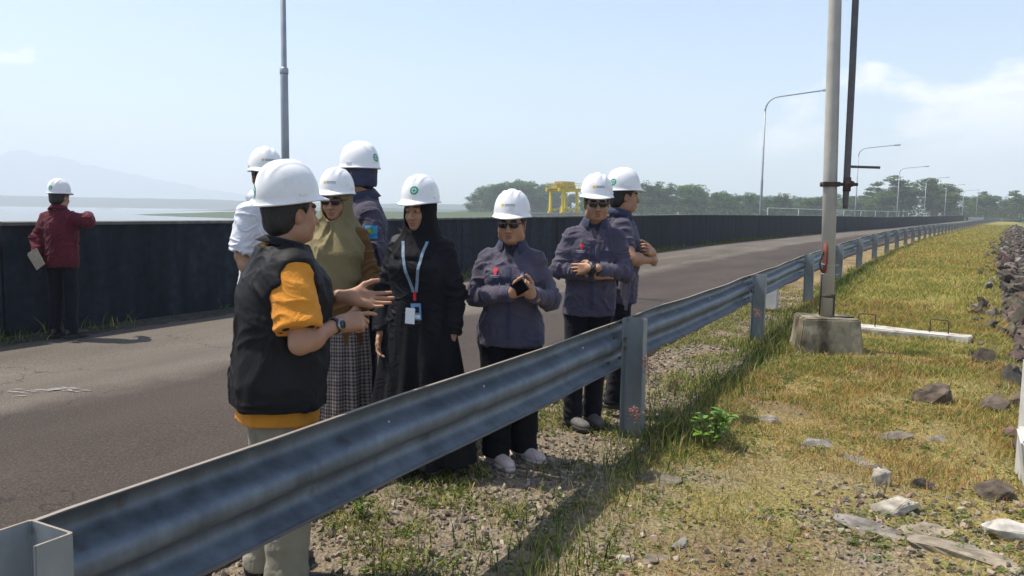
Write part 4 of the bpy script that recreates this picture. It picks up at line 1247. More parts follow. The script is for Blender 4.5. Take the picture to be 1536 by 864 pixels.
MARK = (-3.52, 5.86)
def build_road():
    s = np.concatenate([np.arange(-30, 40, .12), np.arange(40, 420, 2.)])
    jag = (fbm(np.stack([s * 2.2, 0 * s, 0 * s], 1), 4)) * .16
    offs = [.74 + jag, .77 + jag, .9 + 0 * s] + [o + 0 * s for o in np.linspace(1.4, 6.2, 14)] + [6.48 + .8 * jag]
    zs = [-.02, .052, .060] + [.062 + .02 * math.sin(math.pi * q / 13) for q in range(14)] + [.06]
    V, F = strip(s, offs, zs)
    me = np_mesh('road', V, F[:, ::-1])
    so_s = np.repeat(s, len(offs)); so_o = np.stack([np.broadcast_to(o, s.shape) for o in offs], 1).ravel()
    at = me.attributes.new('so', 'FLOAT_VECTOR', 'POINT'); at.data.foreach_set('vector', np.stack([so_s, so_o, 0 * so_s], 1).astype(np.float32).ravel())
    m, nt, b = new_mat('asphalt'); L = nt.links.new
    a = N(nt, 'ShaderNodeAttribute'); a.attribute_name = 'so'
    sx = N(nt, 'ShaderNodeSeparateXYZ'); L(a.outputs['Vector'], sx.inputs[0])
    def noise(scale, det=5., st=(1, 1, 1)):
        mp = N(nt, 'ShaderNodeMapping'); mp.inputs['Scale'].default_value = st; L(a.outputs['Vector'], mp.inputs['Vector'])
        n = N(nt, 'ShaderNodeTexNoise', Scale=scale, Detail=det); L(mp.outputs[0], n.inputs['Vector']); return n.outputs['Fac']
    def math_(op, x, y=None):
        q = N(nt, 'ShaderNodeMath', operation=op)
        for i, v in enumerate((x, y)):
            if v is None: continue
            if isinstance(v, (int, float)): q.inputs[i].default_value = v
            else: L(v, q.inputs[i])
        return q.outputs[0]
    wob = math_('MULTIPLY', math_('SUBTRACT', noise(1.6, 9.), .5), .8)
    wob2 = math_('MULTIPLY', math_('SUBTRACT', noise(.12, 3.), .5), 1.6)
    edge = math_('ADD', math_('ADD', sx.outputs['Y'], wob), wob2)
    rm = N(nt, 'ShaderNodeMapRange'); rm.inputs['From Min'].default_value = 3.48; rm.inputs['From Max'].default_value = 3.92; L(edge, rm.inputs['Value'])
    base = N(nt, 'ShaderNodeMix', data_type='RGBA'); L(rm.outputs[0], base.inputs['Factor'])
    base.inputs[6].default_value = (.058, .045, .036, 1); base.inputs[7].default_value = (.122, .103, .083, 1)
    # patches, tracks and grain
    pt = N(nt, 'ShaderNodeMapRange'); pt.inputs['From Min'].default_value = .32; pt.inputs['From Max'].default_value = .68; pt.inputs['To Min'].default_value = .80; pt.inputs['To Max'].default_value = 1.16
    L(noise(.8, 6., (.5, 1.4, 1)), pt.inputs['Value'])
    gr = N(nt, 'ShaderNodeMapRange'); gr.inputs['From Min'].default_value = .3; gr.inputs['From Max'].default_value = .7; gr.inputs['To Min'].default_value = .62; gr.inputs['To Max'].default_value = 1.4
    tc = N(nt, 'ShaderNodeTexCoord')
    ng = N(nt, 'ShaderNodeTexNoise', Scale=75., Detail=3.); L(tc.outputs['Object'], ng.inputs['Vector']); L(ng.outputs['Fac'], gr.inputs['Value'])
    mm = math_('MULTIPLY', pt.outputs[0], gr.outputs[0])
    # dark tyre patch farther down the road
    d1 = math_('LESS_THAN', math_('ABSOLUTE', math_('SUBTRACT', math_('ADD', sx.outputs['Y'], wob), 4.55)), .42)
    d2 = math_('LESS_THAN', math_('ABSOLUTE', math_('SUBTRACT', math_('ADD', sx.outputs['X'], math_('MULTIPLY', wob, 6.)), 22.)), 5.5)
    dk = math_('SUBTRACT', 1., math_('MULTIPLY', math_('MULTIPLY', d1, d2), .22))
    mm = math_('MULTIPLY', mm, dk)
    mx = N(nt, 'ShaderNodeMix', data_type='RGBA', blend_type='MULTIPLY'); mx.inputs['Factor'].default_value = 1.
    L(base.outputs[2], mx.inputs[6]); L(mm, mx.inputs[7])
    # hairline cracks
    mpc = N(nt, 'ShaderNodeMapping'); L(tc.outputs['Object'], mpc.inputs['Vector'])
    wn = N(nt, 'ShaderNodeTexNoise', Scale=2.2, Detail=4.); L(tc.outputs['Object'], wn.inputs['Vector'])
    va = N(nt, 'ShaderNodeVectorMath', operation='ADD'); vs_ = N(nt, 'ShaderNodeVectorMath', operation='SCALE'); L(wn.outputs['Color'], vs_.inputs[0]); vs_.inputs['Scale'].default_value = .9; L(tc.outputs['Object'], va.inputs[0]); L(vs_.outputs[0], va.inputs[1])
    vc = N(nt, 'ShaderNodeTexVoronoi', Scale=.55); vc.feature = 'DISTANCE_TO_EDGE'; L(va.outputs[0], vc.inputs['Vector'])
    crk = math_('MULTIPLY', math_('LESS_THAN', vc.outputs['Distance'], .0045), math_('GREATER_THAN', noise(.6), .47))
    cm = N(nt, 'ShaderNodeMix', data_type='RGBA'); L(math_('MULTIPLY', crk, .6), cm.inputs['Factor']); L(mx.outputs[2], cm.inputs[6]); cm.inputs[7].default_value = (.02, .017, .015, 1)
    mx = cm
    # pale bits of aggregate
    vo = N(nt, 'ShaderNodeTexVoronoi', Scale=48.); L(tc.outputs['Object'], vo.inputs['Vector'])
    lt = math_('LESS_THAN', vo.outputs['Distance'], .13)
    ag = N(nt, 'ShaderNodeMix', data_type='RGBA'); L(math_('MULTIPLY', lt, .6), ag.inputs['Factor']); L(mx.outputs[2], ag.inputs[6]); ag.inputs[7].default_value = (.26, .23, .2, 1)
    L(ag.outputs[2], b.inputs['Base Color'])
    bp = N(nt, 'ShaderNodeBump'); bp.inputs['Strength'].default_value = .55; bp.inputs['Distance'].default_value = .012
    L(ng.outputs['Fac'], bp.inputs['Height']); L(bp.outputs['Normal'], b.inputs['Normal'])
    b.inputs['Roughness'].default_value = .9; b.inputs['Specular IOR Level'].default_value = .25
    tag(link('road', me, m), kind='structure')
    s2 = np.concatenate([np.arange(-12, 40, .15), np.arange(40, 240, 2.)])
    V, F = strip(s2, [6.25 + 0 * s2, 6.5 + 0 * s2, 6.7 + 0 * s2, 6.79 + 0 * s2], [.035, .056 + .03 * vnoise(np.stack([s2 * 5, 0 * s2, 0 * s2], 1)), .06 + .05 * vnoise(np.stack([s2 * 4, 0 * s2 + 5, 0 * s2], 1)), .09])
    tag(link('soil_strip', np_mesh('soil_strip', V, F[:, ::-1]), mat('dark_gutter_soil', (.030, .027, .020), .95, (.075, .062, .045), 9., 7., bump=.8, bscale=40)), kind='structure')
    # worn white paint smear on the pale lane
    bm = bmesh.new(); rr = random.Random(4); H0 = R_(27.5)
    for q in range(46):
        u = rr.gauss(0, .13); v = rr.gauss(0, .05) + .06 * math.sin(u * 14)
        x = MARK[0] + u; y = MARK[1] + v + .12 * u; ln = rr.uniform(.02, .075); w = rr.uniform(.004, .011); a_ = rr.uniform(-.5, .5)
        so, oo = to_so(np.array([x]), np.array([y])); zz = .0665 + .02 * math.sin(math.pi * min(max((oo[0] - 1.4) / 4.8, 0), 1)) + .0001 * q
        ca, sa = math.cos(a_), math.sin(a_)
        bm.faces.new([bm.verts.new((x + ca * i * ln - sa * j * w, y + sa * i * ln + ca * j * w, zz)) for i, j in ((-1, -.2), (.3, -1), (1, .1), (-.2, 1))])
    tag(bm_obj('road_marking', bm, mat('worn_white_paint', (.34, .32, .30), .8, (.22, .2, .18), 30)), kind='structure')

def build_wall():
    root = empty('parapet_wall', tuple(path(6., 6.86, 0).tolist()))
    tag(root, 'long black-stained concrete parapet wall along the far side of the road', 'wall')
    inv = Matrix.Translation(-Vector(root.location))
    m, nt, b = new_mat('black_stained_concrete'); L = nt.links.new
    tc = N(nt, 'ShaderNodeTexCoord')
    mp = N(nt, 'ShaderNodeMapping'); mp.inputs['Scale'].default_value = (3., 3., .35); L(tc.outputs['Object'], mp.inputs['Vector'])
    n1 = N(nt, 'ShaderNodeTexNoise', Scale=1.4, Detail=7.); L(mp.outputs[0], n1.inputs['Vector'])
    r = N(nt, 'ShaderNodeValToRGB'); e = r.color_ramp.elements
    e[0].position = .30; e[0].color = (.0045, .0075, .0125, 1); e[1].position = .74; e[1].color = (.021, .029, .041, 1)
    L(n1.outputs['Fac'], r.inputs['Fac'])
    n2 = N(nt, 'ShaderNodeTexNoise', Scale=9., Detail=6.); L(tc.outputs['Object'], n2.inputs['Vector'])
    mr = N(nt, 'ShaderNodeMapRange'); mr.inputs['From Min'].default_value = .35; mr.inputs['From Max'].default_value = .75; mr.inputs['To Min'].default_value = .7; mr.inputs['To Max'].default_value = 1.5; L(n2.outputs['Fac'], mr.inputs['Value'])
    mx = N(nt, 'ShaderNodeMix', data_type='RGBA', blend_type='MULTIPLY'); mx.inputs['Factor'].default_value = 1.; L(r.outputs[0], mx.inputs[6]); L(mr.outputs[0], mx.inputs[7]); L(mx.outputs[2], b.inputs['Base Color'])
    b.inputs['Roughness'].default_value = .8; b.inputs['Specular IOR Level'].default_value = .3
    bp = N(nt, 'ShaderNodeBump'); bp.inputs['Strength'].default_value = .3; bp.inputs['Distance'].default_value = .01; L(n2.outputs['Fac'], bp.inputs['Height']); L(bp.outputs['Normal'], b.inputs['Normal'])
    capm = mat('weathered_concrete_top', (.085, .082, .072), .9, (.16, .155, .135), 7., 6., bump=.4)
    L_ = 4.6; n = 49
    for i in range(n):
        a = -10 + i * L_; c = a + L_ - .03
        ss = np.linspace(a, c, 4)
        offs = [6.78, 6.80, 6.80, 6.98, 6.98, 7.0]; zs = [-.1, .06, 1.262, 1.262, .06, -.6]
        V, F = strip(ss, [o + 0 * ss for o in offs], zs)
        k = len(offs); caps = []
        V = V - np.array(root.location)
        me = np_mesh('wall_panel', V, [F, np.array([[0, 1, 2, 3], [0, 3, 4, 5]]), np.array([[3, 2, 1, 0], [5, 4, 3, 0]]) + k * 3], smooth=False)
        o = link('wall_panel', me, m, root)
        V, F = strip(ss, [o_ + 0 * ss for o_ in (6.775, 6.775, 6.79, 6.99, 7.005, 7.005, 6.775)], [1.264, 1.296, 1.304, 1.304, 1.296, 1.264, 1.264])
        V = V - np.array(root.location); k = 7
        me = np_mesh('coping', V, [F, np.array([[0, 1, 2, 3], [0, 3, 4, 5]]), np.array([[3, 2, 1, 0], [5, 4, 3, 0]]) + k * 3], smooth=False)
        link('coping', me, capm, o)

def build_rail():
    root = empty('guardrail', tuple(path(4.0, -.1, 0).tolist()))
    tag(root, 'galvanised steel W-beam guardrail on channel posts running along the road edge', 'guardrail')
    R0 = np.array(root.location)
    def galv(name, c, c2, rust=.5):
        m, nt, b = new_mat(name); L = nt.links.new
        tc = N(nt, 'ShaderNodeTexCoord')
        mpp = N(nt, 'ShaderNodeMapping'); mpp.inputs['Scale'].default_value = (1.6, 1.6, .8); L(tc.outputs['Object'], mpp.inputs['Vector'])
        n = N(nt, 'ShaderNodeTexNoise', Scale=4., Detail=10.); n.inputs['Roughness'].default_value = .68; L(mpp.outputs[0], n.inputs['Vector'])
        r = N(nt, 'ShaderNodeValToRGB'); r.color_ramp.elements[0].position = .35; r.color_ramp.elements[1].position = .68; r.color_ramp.elements[0].color = c + (1,); r.color_ramp.elements[1].color = c2 + (1,)
        L(n.outputs['Fac'], r.inputs['Fac'])
        n2 = N(nt, 'ShaderNodeTexNoise', Scale=11., Detail=8.); L(tc.outputs['Object'], n2.inputs['Vector'])
        r2 = N(nt, 'ShaderNodeMapRange'); r2.inputs['From Min'].default_value = .64; r2.inputs['From Max'].default_value = .74; r2.inputs['To Max'].default_value = rust; L(n2.outputs['Fac'], r2.inputs['Value'])
        mx = N(nt, 'ShaderNodeMix', data_type='RGBA'); L(r2.outputs[0], mx.inputs['Factor']); L(r.outputs[0], mx.inputs[6]); mx.inputs[7].default_value = (.09, .055, .035, 1)
        L(mx.outputs[2], b.inputs['Base Color'])
        ge = N(nt, 'ShaderNodeNewGeometry'); sz = N(nt, 'ShaderNodeSeparateXYZ'); L(ge.outputs['Normal'], sz.inputs[0])
        dz = N(nt, 'ShaderNodeMapRange'); dz.inputs['From Min'].default_value = .95; dz.inputs['From Max'].default_value = .99; L(sz.outputs['Z'], dz.inputs['Value'])
        dm = N(nt, 'ShaderNodeMath', operation='MULTIPLY'); L(dz.outputs[0], dm.inputs[0]); dm.inputs[1].default_value = .85
        mx2 = N(nt, 'ShaderNodeMix', data_type='RGBA'); L(dm.outputs[0], mx2.inputs['Factor']); L(mx.outputs[2], mx2.inputs[6]); mx2.inputs[7].default_value = (.36, .28, .19, 1); L(mx2.outputs[2], b.inputs['Base Color'])
        b.inputs['Metallic'].default_value = .35; b.inputs['Roughness'].default_value = .46
        n3 = N(nt, 'ShaderNodeTexNoise', Scale=60., Detail=3.); L(tc.outputs['Object'], n3.inputs['Vector'])
        r3 = N(nt, 'ShaderNodeMapRange'); r3.inputs['To Min'].default_value = .36; r3.inputs['To Max'].default_value = .62; L(n.outputs['Fac'], r3.inputs['Value']); L(r3.outputs[0], b.inputs['Roughness'])
        bp = N(nt, 'ShaderNodeBump'); bp.inputs['Strength'].default_value = .08; bp.inputs['Distance'].default_value = .004; L(n3.outputs['Fac'], bp.inputs['Height']); L(bp.outputs['Normal'], b.inputs['Normal'])
        return m
    gm = galv('galvanised_beam', (.085, .104, .128), (.19, .225, .265), .5)
    pm = galv('galvanised_post', (.22, .25, .265), (.32, .345, .355), .45)
    bolt_m = mat('rusty_bolt', (.10, .06, .04), .7, (.2, .19, .18), 40, metal=.5)
    chip_m = mat('pale_zinc_chip', (.62, .62, .60), .6)
    # W profile: (z from centre, offset towards the road)
    prof = [(-.157, .004), (-.157, .014), (-.156, .020), (-.150, .030), (-.118, .078), (-.105, .084), (-.082, .084), (-.070, .078), (-.030, .008), (-.018, .001), (.018, .001), (.030, .008), (.070, .078), (.082, .084), (.105, .084), (.118, .078), (.150, .030), (.156, .020), (.157, .014), (.157, .004)]
    prof = np.array(prof)
    _u = np.concatenate([[0], np.cumsum(np.linalg.norm(np.diff(prof, axis=0), axis=1))]); _v = np.concatenate([_u[:3], np.linspace(_u[2], _u[-3], 60)[1:-1], _u[-3:]])
    pp = np.stack([np.interp(_v, _u, prof[:, 0]), np.interp(_v, _u, prof[:, 1])], 1)
    for _ in range(6): pp[3:-3] = .25 * pp[2:-4] + .5 * pp[3:-3] + .25 * pp[4:-2]
    prof = pp
    zc = .625; t = .0035
    d = np.gradient(prof, axis=0); nrm = np.stack([-d[:, 1], d[:, 0]], 1); nrm /= np.linalg.norm(nrm, axis=1, keepdims=True)
    P2 = np.concatenate([prof, (prof + nrm * t)[::-1]])
    step = 4.46; s_posts = [-.06] + [3.92 + step * i for i in range(51)]
    def piece(a, b, doff, n):
        ss = np.linspace(a, b, n)
        dent = .006 * np.sin(ss * 1.7) + .004 * np.sin(ss * 4.1 + 1)
        rows = [path(ss, p[1] + doff, zc + p[0] + dent) for p in P2]
        V = np.stack(rows, 1).reshape(-1, 3) - R0; k = len(P2)
        I = (np.arange(n - 1)[:, None] * k + np.arange(k)[None, :]).ravel(); J = (np.arange(n - 1)[:, None] * k + (np.arange(k)[None, :] + 1) % k).ravel()
        F = np.stack([I, J, J + k, I + k], 1)
        h = k // 2
        e0 = np.array([[i, i + 1, k - 2 - i, k - 1 - i] for i in range(h - 1)])
        return V, [F, np.concatenate([e0[:, ::-1], e0 + (n - 1) * k])]
    bb = bmesh.new()
    bmesh.ops.create_cone(bb, cap_ends=True, segments=6, radius1=.014, radius2=.013, depth=.014, matrix=Matrix.Translation((0, 0, 0)) @ Matrix.Rotation(R_(90), 4, 'X'))
    bme = bpy.data.meshes.new('bolt'); bb.to_mesh(bme); bb.free(); bme.materials.append(bolt_m)
    for i, sp in enumerate(s_posts[:-1]):
        V, F = piece(sp - .16 if i else -4.6, s_posts[i + 1] + .16, (.0045 if i % 2 else 0), 14 if i < 6 else 5)
        me = np_mesh('beam', V, F, smooth=True); me.set_sharp_from_angle(angle=R_(38))
        bo = link('beam', me, gm, root)
        if 0 < i < 6:
            for ds in (-.11, .11):
                for zz in (-.045, .045, -.125, .125):
                    q = bpy.data.objects.new('bolt', bme); COL.objects.link(q); q.parent = bo
                    dd = float(np.interp(zz, prof[:, 0], prof[:, 1])) - .006
                    q.location = Vector((path(sp + ds, dd, zc + zz) - R0).tolist()); q.rotation_euler = (0, 0, math.pi / 2 - float(np.interp(sp, S_, head)))
        if i in (0, 1):
            rr = random.Random(i + 3)
            for q in range(3):
                ss = sp + rr.uniform(.7, 3.8); bm = bmesh.new()
                c = path(ss, .0065 if False else .048, zc + .056 + .0) - R0
                bmesh.ops.create_icosphere(bm, subdivisions=1, radius=.006)
                for v in bm.verts: v.co = Vector((v.co.x * .8, v.co.y * .5, v.co.z * rr.uniform(.8, 2.2))) + Vector(c.tolist())
                bm_obj('zinc_chip', bm, chip_m, bo)
    # channel posts: open towards the near end, lip facing away from the road
    def post_bm(near):
        bm = bmesh.new()
        w, dp, lip, th = .070, .150, .085, .006
        h0, h1 = -.25, .800
        # local: x along the rail (+ far), y away from the road, z up; web at x = +w/2
        pl = [(-.045, 0), (w / 2, 0), (w / 2, dp), (w / 2 - lip, dp), (w / 2 - lip, dp - th), (w / 2 - th, dp - th), (w / 2 - th, th), (-.045, th)]
        lo = [bm.verts.new((x, -y, h0)) for x, y in pl]; hi = [bm.verts.new((x, -y, h1)) for x, y in pl]
        n = len(pl)
        for i in range(n): bm.faces.new((lo[i], lo[(i + 1) % n], hi[(i + 1) % n], hi[i]))
        for a in (hi, lo[::-1]):
            bm.faces.new((a[0], a[1], a[6], a[7]) if a is hi else (a[0], a[1], a[6], a[7])) if False else None
        for q in (hi, lo):
            bm.faces.new((q[0], q[1], q[6], q[7])); bm.faces.new((q[1], q[2], q[5], q[6])); bm.faces.new((q[2], q[3], q[4], q[5]))
        bmesh.ops.recalc_face_normals(bm, faces=bm.faces)
        if near: bmesh.ops.bevel(bm, geom=[e for e in bm.edges if abs(e.verts[0].co.z - e.verts[1].co.z) > .5], offset=.004, segments=2, affect='EDGES')
        return bm
    pbm = post_bm(True); pme = bpy.data.meshes.new('post'); pbm.to_mesh(pme); pbm.free(); pme.materials.append(pm)
    pr = random.Random(11)
    for i, sp in enumerate(s_posts):
        p = path(sp, 0, 0); h = float(np.interp(sp, S_, head))
        o = bpy.data.objects.new('post', pme); COL.objects.link(o); o.parent = root
        o.location = Vector((p - R0).tolist()) + Vector((0, 0, pr.uniform(-.012, .012))); o.rotation_euler = (pr.uniform(-.012, .012), pr.uniform(-.015, .015), math.pi / 2 - h)
        if i < 12:
            for dz in (.595, .655):
                q = bpy.data.objects.new('bolt', bme); COL.objects.link(q); q.parent = o; q.location = (-.012, -.013, dz)

def build_poles():
    galv = mat('grey_galvanised_pole', (.39, .36, .31), .6, (.49, .46, .40), 4., 6., metal=.0, bump=.05)
    rust = mat('rusted_steel', (.085, .045, .032), .8, (.05, .038, .034), 14., 6., bump=.3)
    dark = mat('dark_rusted_pipe', (.085, .078, .078), .6, (.125, .112, .108), 8., 6.)
    conc = mat('mossy_old_concrete', (.060, .048, .026), .95, (.30, .255, .17), 4.2, 10., bump=1., bscale=18, contrast=(.38, .60), stretch=(1, 1, .6))
    redc = mat('faded_red_wire_sleeve', (.22, .055, .035), .8)
    wire = mat('black_cable', (.03, .028, .026), .6)
    pale = mat('pale_tie_wire', (.42, .40, .36), .6)
    # big pole on its footing in the verge
    s0, o0 = [float(v) for v in to_so(np.array([3.47]), np.array([8.60]))]
    root = empty('lamp_pole', (3.47, 8.60, 0), R_(-9))
    tag(root, 'tall pale steel pole on a mossy concrete block, rusty clamp holding a dark pipe', 'pole')
    bm = bmesh.new()
    b2 = bmesh.new(); bmesh.ops.create_cube(b2, size=1.)
    for v in b2.verts:
        top = v.co.z > 0; v.co = Vector((v.co.x * (.58 if top else .68), v.co.y * (.50 if top else .60), .385 if top else -.12))
    bmesh.ops.subdivide_edges(b2, edges=b2.edges[:], cuts=5, use_grid_fill=True)
    bmesh.ops.bevel(b2, geom=[e for e in b2.edges if len(e.link_faces) == 2 and e.calc_face_angle(0) > .6], offset=.016, segments=2, affect='EDGES')
    for v in b2.verts:
        P = np.array([v.co]) ; d = fbm(P * 6 + 3, 4)[0]; v.co += v.normal * d * .04
    merge(bm, b2)
    bm_obj('footing', bm, conc, root, False)
    tube_obj('pole', [(0, 0, .36), (-.046, 0, 2.2), (-.116, 0, 5.), (-.18, 0, 7.6)], [.074, .072, .060, .050], galv, root, 24)
    tube_obj('band', [(0, 0, .595), (0, 0, .602), (0, 0, .622), (0, 0, .63)], [.076, .083, .083, .076], rust, root, 20)
    # clamp and the hanging pipe at 1.82 m
    br = tube_obj('bracket', [(-.14, -.03, 1.825), (.24, -.03, 1.825)], .018, rust, root, 8)
    bm = bmesh.new(); add_box(bm, (-.036, 0, 1.825), (.18, .18, .05), None, .006); bm_obj('clamp', bm, rust, br)
    tube_obj('clamp', [(.13, -.03, 1.75), (.13, -.03, 1.90)], .042, rust, br, 10)
    tube_obj('clamp_bolt', [(.165, -.08, 1.83), (.165, .02, 1.83)], .034, rust, br, 8)
    tube_obj('hanging_pipe', [(.125, -.03, 1.565), (.125, -.03, 1.62), (.125, -.03, 1.8), (.120, -.03, 3.0), (.105, -.03, 4.6), (.09, -.03, 6.2)], [.026, .030, .036, .036, .035, .034], dark, root, 12)
    tube_obj('side_rod', [(.13, -.03, 2.015), (.45, -.05, 2.005)], .014, dark, root, 8)
    # red sleeve loop, cable and tie wires
    tube_obj('cable_loop', [(-.062, -.05, 1.17), (-.09, -.06, 1.06), (-.115, -.06, .97), (-.10, -.06, .90), (-.07, -.06, .865), (-.055, -.06, .88)], .010, wire, root, 8)
    tube_obj('red_sleeve', [(-.064, -.055, 1.19), (-.052, -.062, 1.08), (-.052, -.064, .97), (-.066, -.06, .87)], .022, redc, root, 10)
    tube_obj('cable', [(-.082, -.03, .90), (-.084, -.03, .6), (-.088, -.05, .40)], .008, wire, root, 8)
    tube_obj('cable', [(.060, -.05, .60), (.062, -.055, .42), (.066, -.07, .385), (.26, -.10, .392)], .008, wire, root, 8)
    for z in (.945, .84):
        tube_obj('tie_wire', [(-.10, -.075, z + .02), (0, -.082, z), (.085, -.05, z + .012)], .004, pale, root, 6)
    # lamp posts behind the parapet wall
    lpm = mat('grey_lamp_post_paint', (.27, .30, .33), .5, (.36, .38, .40), 3., 4., metal=.2)
    lampm = mat('lamp_head_shell', (.52, .53, .53), .45)
    lens = mat('lamp_glass', (.55, .56, .55), .3)
    spots = [((-4.28, 14.9), 0, 'nearest lamp post, plain grey stepped tube rising behind the two men and out of frame'),
             ((16.75, 53.5), 1, 'curved-arm street lamp left of the thick pale pole'),
             ((39.6, 91.5), 1, 'curved-arm street lamp just right of the thick pale pole'),
             ((63.6, 131.), 1, 'third curved-arm street lamp, in front of the tall feathery trees'),
             ((88.4, 170.), 1, 'fourth curved-arm street lamp down the dam, thin and hazy'),
             ((114.6, 210.), 1, 'fifth street lamp near the end of the black wall'),
             ((142., 250.), 1, 'sixth street lamp just before the last one'),
             ((171., 292.), 1, 'farthest street lamp, beyond the end of the black wall')]
    for i, ((x, y), arm, lab) in enumerate(spots):
        s, o = to_so(np.array([x]), np.array([y])); z = float(zprof(s[0]))
        h = float(np.interp(s[0], S_, head))
        r = empty('street_lamp', (x, y, z), -h); tag(r, lab, 'street lamp', 'street lamps behind the parapet wall')
        if i == 0:
            tube_obj('pole', [(0, 0, -.6), (0, 0, 3.98), (0, 0, 4.02), (0, 0, 8.6)], [.078, .071, .052, .046], lpm, r, 20)
            tube_obj('collar', [(0, 0, 3.93), (0, 0, 3.96), (0, 0, 4.03), (0, 0, 4.06)], [.074, .080, .080, .056], lpm, r, 20)
            ht = 8.6
        else:
            tube_obj('pole', [(0, 0, -1.2), (0, 0, 3.6), (0, 0, 3.7), (0, 0, 8.2)], [.095, .085, .065, .055], lpm, r, 12); ht = 8.2
        pts = [(0, 0, ht)] + [(.9 - .9 * math.cos(a), 0, ht + .9 * math.sin(a)) for a in np.linspace(.15, 1.45, 7)] + [(3.6, 0, ht + 1.12)]
        am = tube_obj('arm', pts, [.05] * 4 + [.042] * 4 + [.038], lpm, r, 10)
        bm = bmesh.new(); add_box(bm, (3.95, 0, ht + 1.15), (.80, .26, .13), Matrix.Rotation(R_(-4), 4, 'Y'), .04)
        hd = bm_obj('lamp_head', bm, lampm, am, False)
        bm = bmesh.new(); add_box(bm, (4.0, 0, ht + 1.075), (.5, .2, .04), Matrix.Rotation(R_(-4), 4, 'Y'), .015); bm_obj('lens', bm, lens, hd, False)

def build_small():
    wp = mat('whitewashed_concrete', (.44, .43, .40), .9, (.56, .55, .51), 6., 6., bump=.3)
    wp2 = mat('stained_whitewash', (.26, .20, .14), .9, (.50, .475, .42), 7., 7., bump=.5, contrast=(.33, .52))
    # fallen concrete beam with rebar hoops
    a = np.array((4.30, 10.12)); b = np.array((5.45, 9.30)); c = (a + b) / 2; ang = math.atan2(b[1] - a[1], b[0] - a[0])
    r = empty('fallen_concrete_beam', (c[0], c[1], -.005), ang); tag(r, 'whitewashed concrete beam lying in the grass beside the pole block', 'concrete beam')
    bm = bmesh.new(); add_box(bm, (0, 0, .03), (1.50, .30, .12), Matrix.Rotation(.012, 4, 'Y'), .012)
    bmesh.ops.subdivide_edges(bm, edges=bm.edges[:], cuts=2)
    for v in bm.verts: v.co += Vector((fbm(np.array([v.co]) * 6 + 1, 2)[0], fbm(np.array([v.co]) * 6 + 7, 2)[0], fbm(np.array([v.co]) * 5 + 4, 2)[0] * .8)) * .06
    bm_obj('beam_body', bm, wp2, r)
    reb = mat('rebar_rust', (.07, .045, .035), .8)
    for x in (-.42, .40):
        tube_obj('rebar_hoop', [(x - .10, 0, .09), (x - .10, 0, .235), (x - .085, 0, .25), (x + .085, 0, .25), (x + .10, 0, .235), (x + .10, 0, .09)], .007, reb, r, 6)
    def mpost(name, loc, w, d, h, top, label, rz=0., m=wp, tilt=0., group=None):
        bm = bmesh.new(); add_box(bm, (0, 0, h / 2 - .15), (w, d, h + .3), None, .008)
        for v in bm.verts:
            if v.co.z > h * .8 and top: v.co.z -= top * abs(v.co.y / d) * 2
        bm.transform(Matrix.Rotation(tilt, 4, 'Y'))
        o = bm_obj(name, bm, m); o.location = loc; o.rotation_euler = (0, 0, rz)
        tag(o, label, 'marker post', group)
    mpost('marker_post', (4.05, 12.2, 0), .19, .14, .42, 0, 'short white concrete post under the guardrail left of the thick pole', -.5)
    mpost('marker_post', (3.02, 4.40, -.07), .17, .15, .76, 0, 'tall white concrete post cut by the right edge of the photo', -.35)
    bm = bmesh.new(); add_box(bm, (0, 0, .17), (.075, .12, .42), Matrix.Rotation(-.16, 4, 'Y'), .012)
    for v in bm.verts:
        if v.co.z > .3: v.co.x += .02 * fbm(np.array([v.co]) * 9, 2)[0]; v.co.z += (v.co.y) * .6
    o = bm_obj('broken_slab', bm, wp); o.location = (2.89, 4.25, -.07); o.rotation_euler = (0, 0, -.35); tag(o, 'broken pale concrete slab leaning on the tall white post at the right edge', 'slab')
    p = path(29., -4.6, -.2); mpost('marker_post', tuple(p.tolist()), .16, .16, 1.0, 0, 'distant white marker post standing among the rocks of the slope', .3)
    # yellow gantry crane beyond the wall
    yl = mat('yellow_crane_paint', (.68, .52, .05), .6, (.60, .45, .05), 3.)
    g = empty('gantry_crane', (8.3, 130, 1.1), .78); tag(g, 'yellow gantry crane with machinery house standing beyond the black wall', 'crane')
    def box(name, c, s, m=yl, par=g):
        bm = bmesh.new(); add_box(bm, c, s, None, min(s) * .06); return bm_obj(name, bm, m, par)
    for x in (-1.7, 1.7):
        for y in (-1.34, 1.34):
            bm = bmesh.new(); add_box(bm, (0, 0, 1.75), (.36, .36, 3.5))
            for v in bm.verts: v.co.x += x + (.25 if x > 0 else -.25) * (1 - v.co.z / 3.5) * .6; v.co.y += y
            lg = bm_obj('leg', bm, yl, g)
            bm = bmesh.new(); add_box(bm, (x * 1.08, y, .14), (.9, .4, .28), None, .03); bm_obj('wheel_bogie', bm, yl, lg)
    for y in (-1.34, 1.34):
        box('sill_beam', (0, y, .62), (3.3, .22, .26)); box('girder', (0, y, 3.72), (5.6, .36, .46))
    for x in (-1.7, 0, 1.7): box('cross_beam', (x, 0, 3.68), (.3, 2.4, .3))
    box('deck', (0, 0, 4.0), (5.4, 3.4, .08))
    for y in (-1.6, 1.6):
        bm = bmesh.new()
        for x in np.linspace(-2.6, 2.6, 8): add_tube(bm, [(x, y, 4.04), (x, y, 4.9)], .035, 6)
        for z in (4.5, 4.9): add_tube(bm, [(-2.6, y, z), (2.6, y, z)], .035, 6)
        bm_obj('handrail', bm, yl, g)
    hs = mat('dull_yellow_housing', (.42, .32, .08), .6, (.32, .25, .09), 2.)
    box('machinery_house', (.1, 0, 4.6), (3.0, 1.9, 1.1), hs); box('winch', (-1.9, 0, 4.4), (1.2, 1.4, .7), hs); box('motor', (2.1, .1, 4.35), (.9, .8, .6), hs)
    lad = bmesh.new()
